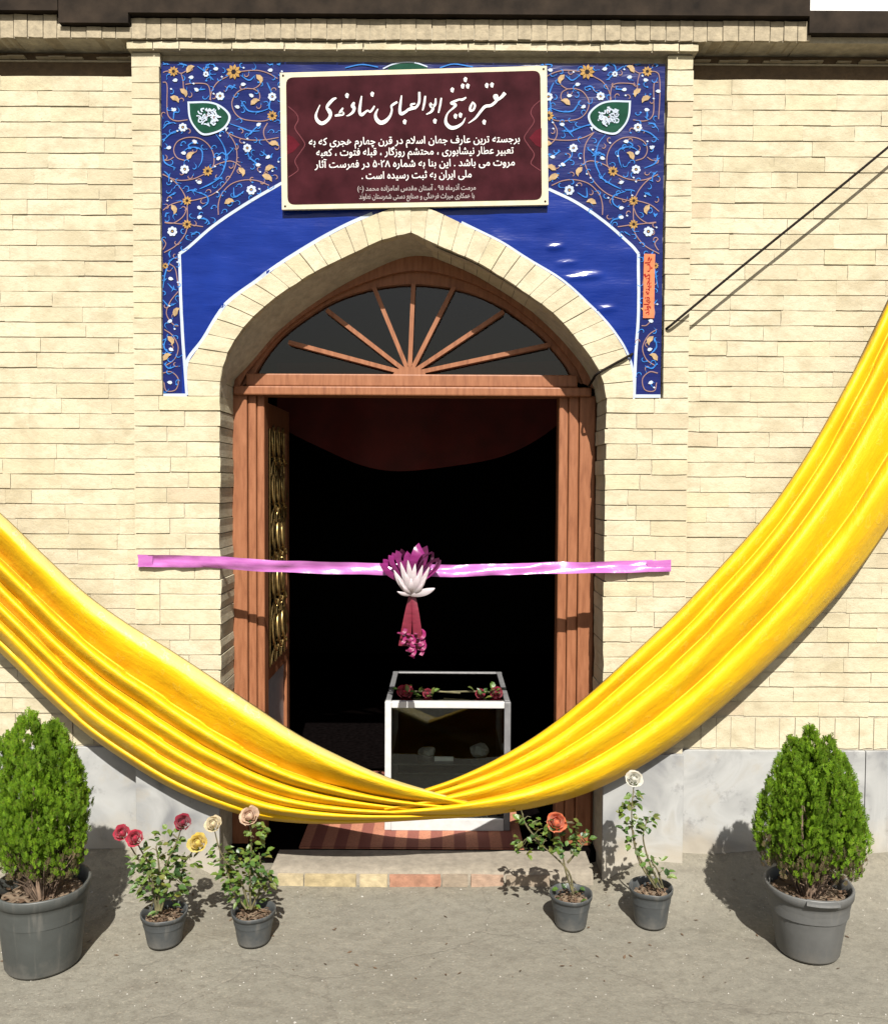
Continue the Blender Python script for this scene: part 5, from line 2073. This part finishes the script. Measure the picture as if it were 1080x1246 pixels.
def potted_rose(cpx, bpy_, wpx, rim_py, label, stems, flowers, clumps, seed, nleaf):
    """stems: px polylines (px,py,dy); flowers (px,py,dy,r,mat); clumps (px,py,rpx,weight)"""
    g0 = G(cpx, bpy_)
    rb_w = wpx / F_PX * (g0.y + CAM_D) * .40
    base = Vector((g0.x, g0.y + rb_w, 0))
    dep = base.y + CAM_D
    rt = wpx / 2 / F_PX * dep
    h = U(cpx, rim_py, base.y).z
    t = thing("potted_rose", label, "potted plant", base, "small potted roses either side of the step")
    add_pot(t, base, rt, rt * .74, h, M['pots'])
    r_ = random.Random(seed)
    W = lambda px, py, dy=0: U(px, py, base.y + dy)
    sb = MB()
    allpts = []
    for st_ in stems:
        pts = [W(*q) for q in st_]
        pts[0].z = max(pts[0].z, h - .03)
        sp_ = spline([tuple(p) for p in pts], 6)
        n_ = len(sp_)
        sb.tube(sp_, [.0048 - .0030 * i / n_ for i in range(n_)], 5)
        allpts += sp_[2:]
    sb.build("stem", M['stem'], t, smooth=True)
    lf = MB()
    tw = sum(c[3] for c in clumps)
    for px, py, rp, wt in clumps:
        for k in range(int(nleaf * wt / tw)):
            an, q = r_.uniform(0, 6.28), math.sqrt(r_.random())
            p = W(px + rp * q * math.cos(an), py + rp * q * math.sin(an), r_.uniform(-1, 1) * rp / 290 * .8)
            d = Vector((math.cos(an) * .8 + r_.uniform(-.5, .5), r_.uniform(-.8, .6), r_.uniform(-.5, .45)))
            up = Vector((r_.uniform(-.4, .4), r_.uniform(-.9, .1), 1))
            leaf_face(lf, p, d, up, r_.uniform(.020, .036), r_.uniform(.014, .023))
            if r_.random() < .35 and allpts:
                a_ = min(allpts, key=lambda z: (Vector(z) - p).length)
                sbm = MB()
    lf.build("leaves", M['leaf'], t, stuff=True)
    # leaf stalks from the nearest stem
    tk = MB()
    for px, py, rp, wt in clumps:
        for k in range(4):
            p = W(px + r_.uniform(-.6, .6) * rp, py + r_.uniform(-.6, .6) * rp)
            a_ = Vector(min(allpts, key=lambda z: (Vector(z) - p).length))
            tk.tube([a_, a_.lerp(p, .5) + Vector((0, 0, .008)), p], [.0022, .0016, .001], 4)
    tk.build("leaf_stalks", M['stem'], t, smooth=True, stuff=True)
    for (px, py, dy, rr, mat) in flowers:
        p = W(px, py, dy)
        rr *= .80
        rose_head(t, p, rr, mat, r_)
        # calyx
        cal = MB()
        for k in range(5):
            an = k * 1.257
            leaf_face(cal, p - Vector((0, -.006, rr * .6)), Vector((math.cos(an), .3 + math.sin(an), -.35)), Vector((0, 0, 1)), rr * .8, rr * .3)
        cal.build("calyx", M['leaf'], t)
    return t


fm = lambda n_, c, c2: m_satin(n_, c, c2, .6, .4)
FR = fm("rose_crimson", (0.62, 0.03, 0.075), (0.72, 0.06, 0.12))
FD = fm("rose_dark_red", (0.36, 0.018, 0.05), (0.48, 0.035, 0.08))
FY = fm("rose_yellow", (0.95, 0.70, 0.10), (0.98, 0.84, 0.28))
FC = fm("rose_cream", (0.95, 0.80, 0.50), (0.98, 0.90, 0.66))
FP = fm("rose_peach", (0.92, 0.60, 0.42), (0.98, 0.80, 0.58))
FO = fm("rose_orange", (0.92, 0.20, 0.08), (0.96, 0.36, 0.18))
FW = fm("rose_white", (0.98, 0.96, 0.84), (1.0, 1.0, 0.92))

potted_rose(193, 1158, 56, 1108, "potted rose with crimson and yellow blooms, outer of the left pair",
            [[(192, 1108), (182, 1070), (165, 1040), (150, 1016)], [(190, 1108), (184, 1060), (172, 1035), (164, 1021)], [(194, 1108), (200, 1060), (215, 1025), (222, 1003)], [(196, 1108), (208, 1070), (228, 1045), (240, 1028)], [(193, 1108), (194, 1060), (190, 1030)]],
            [(148, 1013, -.01, .030, FR), (164, 1019, -.03, .032, FR), (222, 1000, 0, .032, FD), (240, 1025, -.04, .036, FY)],
            [(195, 1050, 27, 3), (182, 1075, 18, 2), (210, 1076, 20, 2), (205, 1024, 16, 1), (172, 1050, 14, 1), (228, 1052, 14, 1), (195, 1098, 22, 1)], 5, 260)
potted_rose(304, 1156, 54, 1106, "potted rose with peach and cream blooms beside the step, inner of the left pair",
            [[(303, 1106), (292, 1070), (270, 1040), (260, 1006)], [(305, 1106), (304, 1060), (306, 1025), (303, 996)], [(300, 1106), (282, 1080), (275, 1050)], [(306, 1106), (318, 1075), (316, 1040)]],
            [(259, 1002, 0, .032, FC), (303, 992, -.01, .037, FP)],
            [(296, 1060, 26, 3), (276, 1052, 16, 1.2), (312, 1040, 16, 1.4), (310, 1012, 14, .8), (300, 1085, 25, 2), (322, 1070, 12, .8), (268, 1035, 10, .6)], 6, 250)
potted_rose(697, 1136, 52, 1086, "potted rose with one orange bloom, inner of the right pair",
            [[(697, 1088), (688, 1060), (684, 1038), (678, 1006)], [(697, 1088), (692, 1062), (672, 1040), (645, 1018)], [(690, 1050), (702, 1036), (712, 1024)], [(660, 1030), (640, 1004), (634, 986)]],
            [(677, 1000, -.02, .040, FO)],
            [(640, 1026, 14, 1.5), (668, 1022, 16, 2), (706, 1022, 11, 1.2), (690, 1030, 12, 1.4), (640, 998, 10, .7), (660, 1002, 10, .7), (694, 1002, 8, .5), (694, 1082, 20, .7)], 8, 130)
potted_rose(796, 1134, 53, 1078, "tall leggy potted rose with one white bloom, outer of the right pair",
            [[(800, 1080), (786, 1058), (772, 1030), (768, 990), (771, 952)], [(804, 1080), (790, 1050), (782, 1020), (786, 1000)], [(797, 1080), (776, 1045), (770, 1010)], [(806, 1080), (800, 1060), (792, 1048)]],
            [(771, 947, 0, .034, FW)],
            [(764, 982, 12, 1.6), (786, 998, 10, 1.2), (768, 1008, 12, 1.6), (772, 968, 8, .6), (772, 1030, 10, .8), (792, 1050, 12, 1), (804, 1064, 12, .7)], 9, 110)

# flowers laid on the display case
cf = thing("rose_spray", "spray of dark red roses lying on top of the glass display case", "flowers", (ccx, CY + .12, cz1))
r_ = random.Random(3)
lf = MB()
for px, rr, mt in ((493, .032, FR), (604, .026, FD), (584, .02, FD), (520, .02, FD)):
    p = U(px, 831, CY + .10)
    p.z = cz1 + rr * .8
    rose_head(cf, p, rr, mt, r_)
    for k in range(9):
        leaf_face(lf, p + Vector((r_.uniform(-.05, .05), r_.uniform(-.03, .06), r_.uniform(-.02, .01))), Vector((r_.uniform(-1, 1), r_.uniform(-1, .6), r_.uniform(.1, .8))), Vector((0, -.4, 1)), .04, .022)
lf.build("leaves", M['leaf'], cf, stuff=True)
mb = MB()
for x0_, x1_ in ((495, 560), (540, 612)):
    a, b = U(x0_, 836, CY + .14), U(x1_, 833, CY + .12)
    a.z = b.z = cz1 + .012
    mb.tube([a, a.lerp(b, .5) + Vector((0, 0, .006)), b], .004, 5)
mb.build("stem", M['stem'], cf)
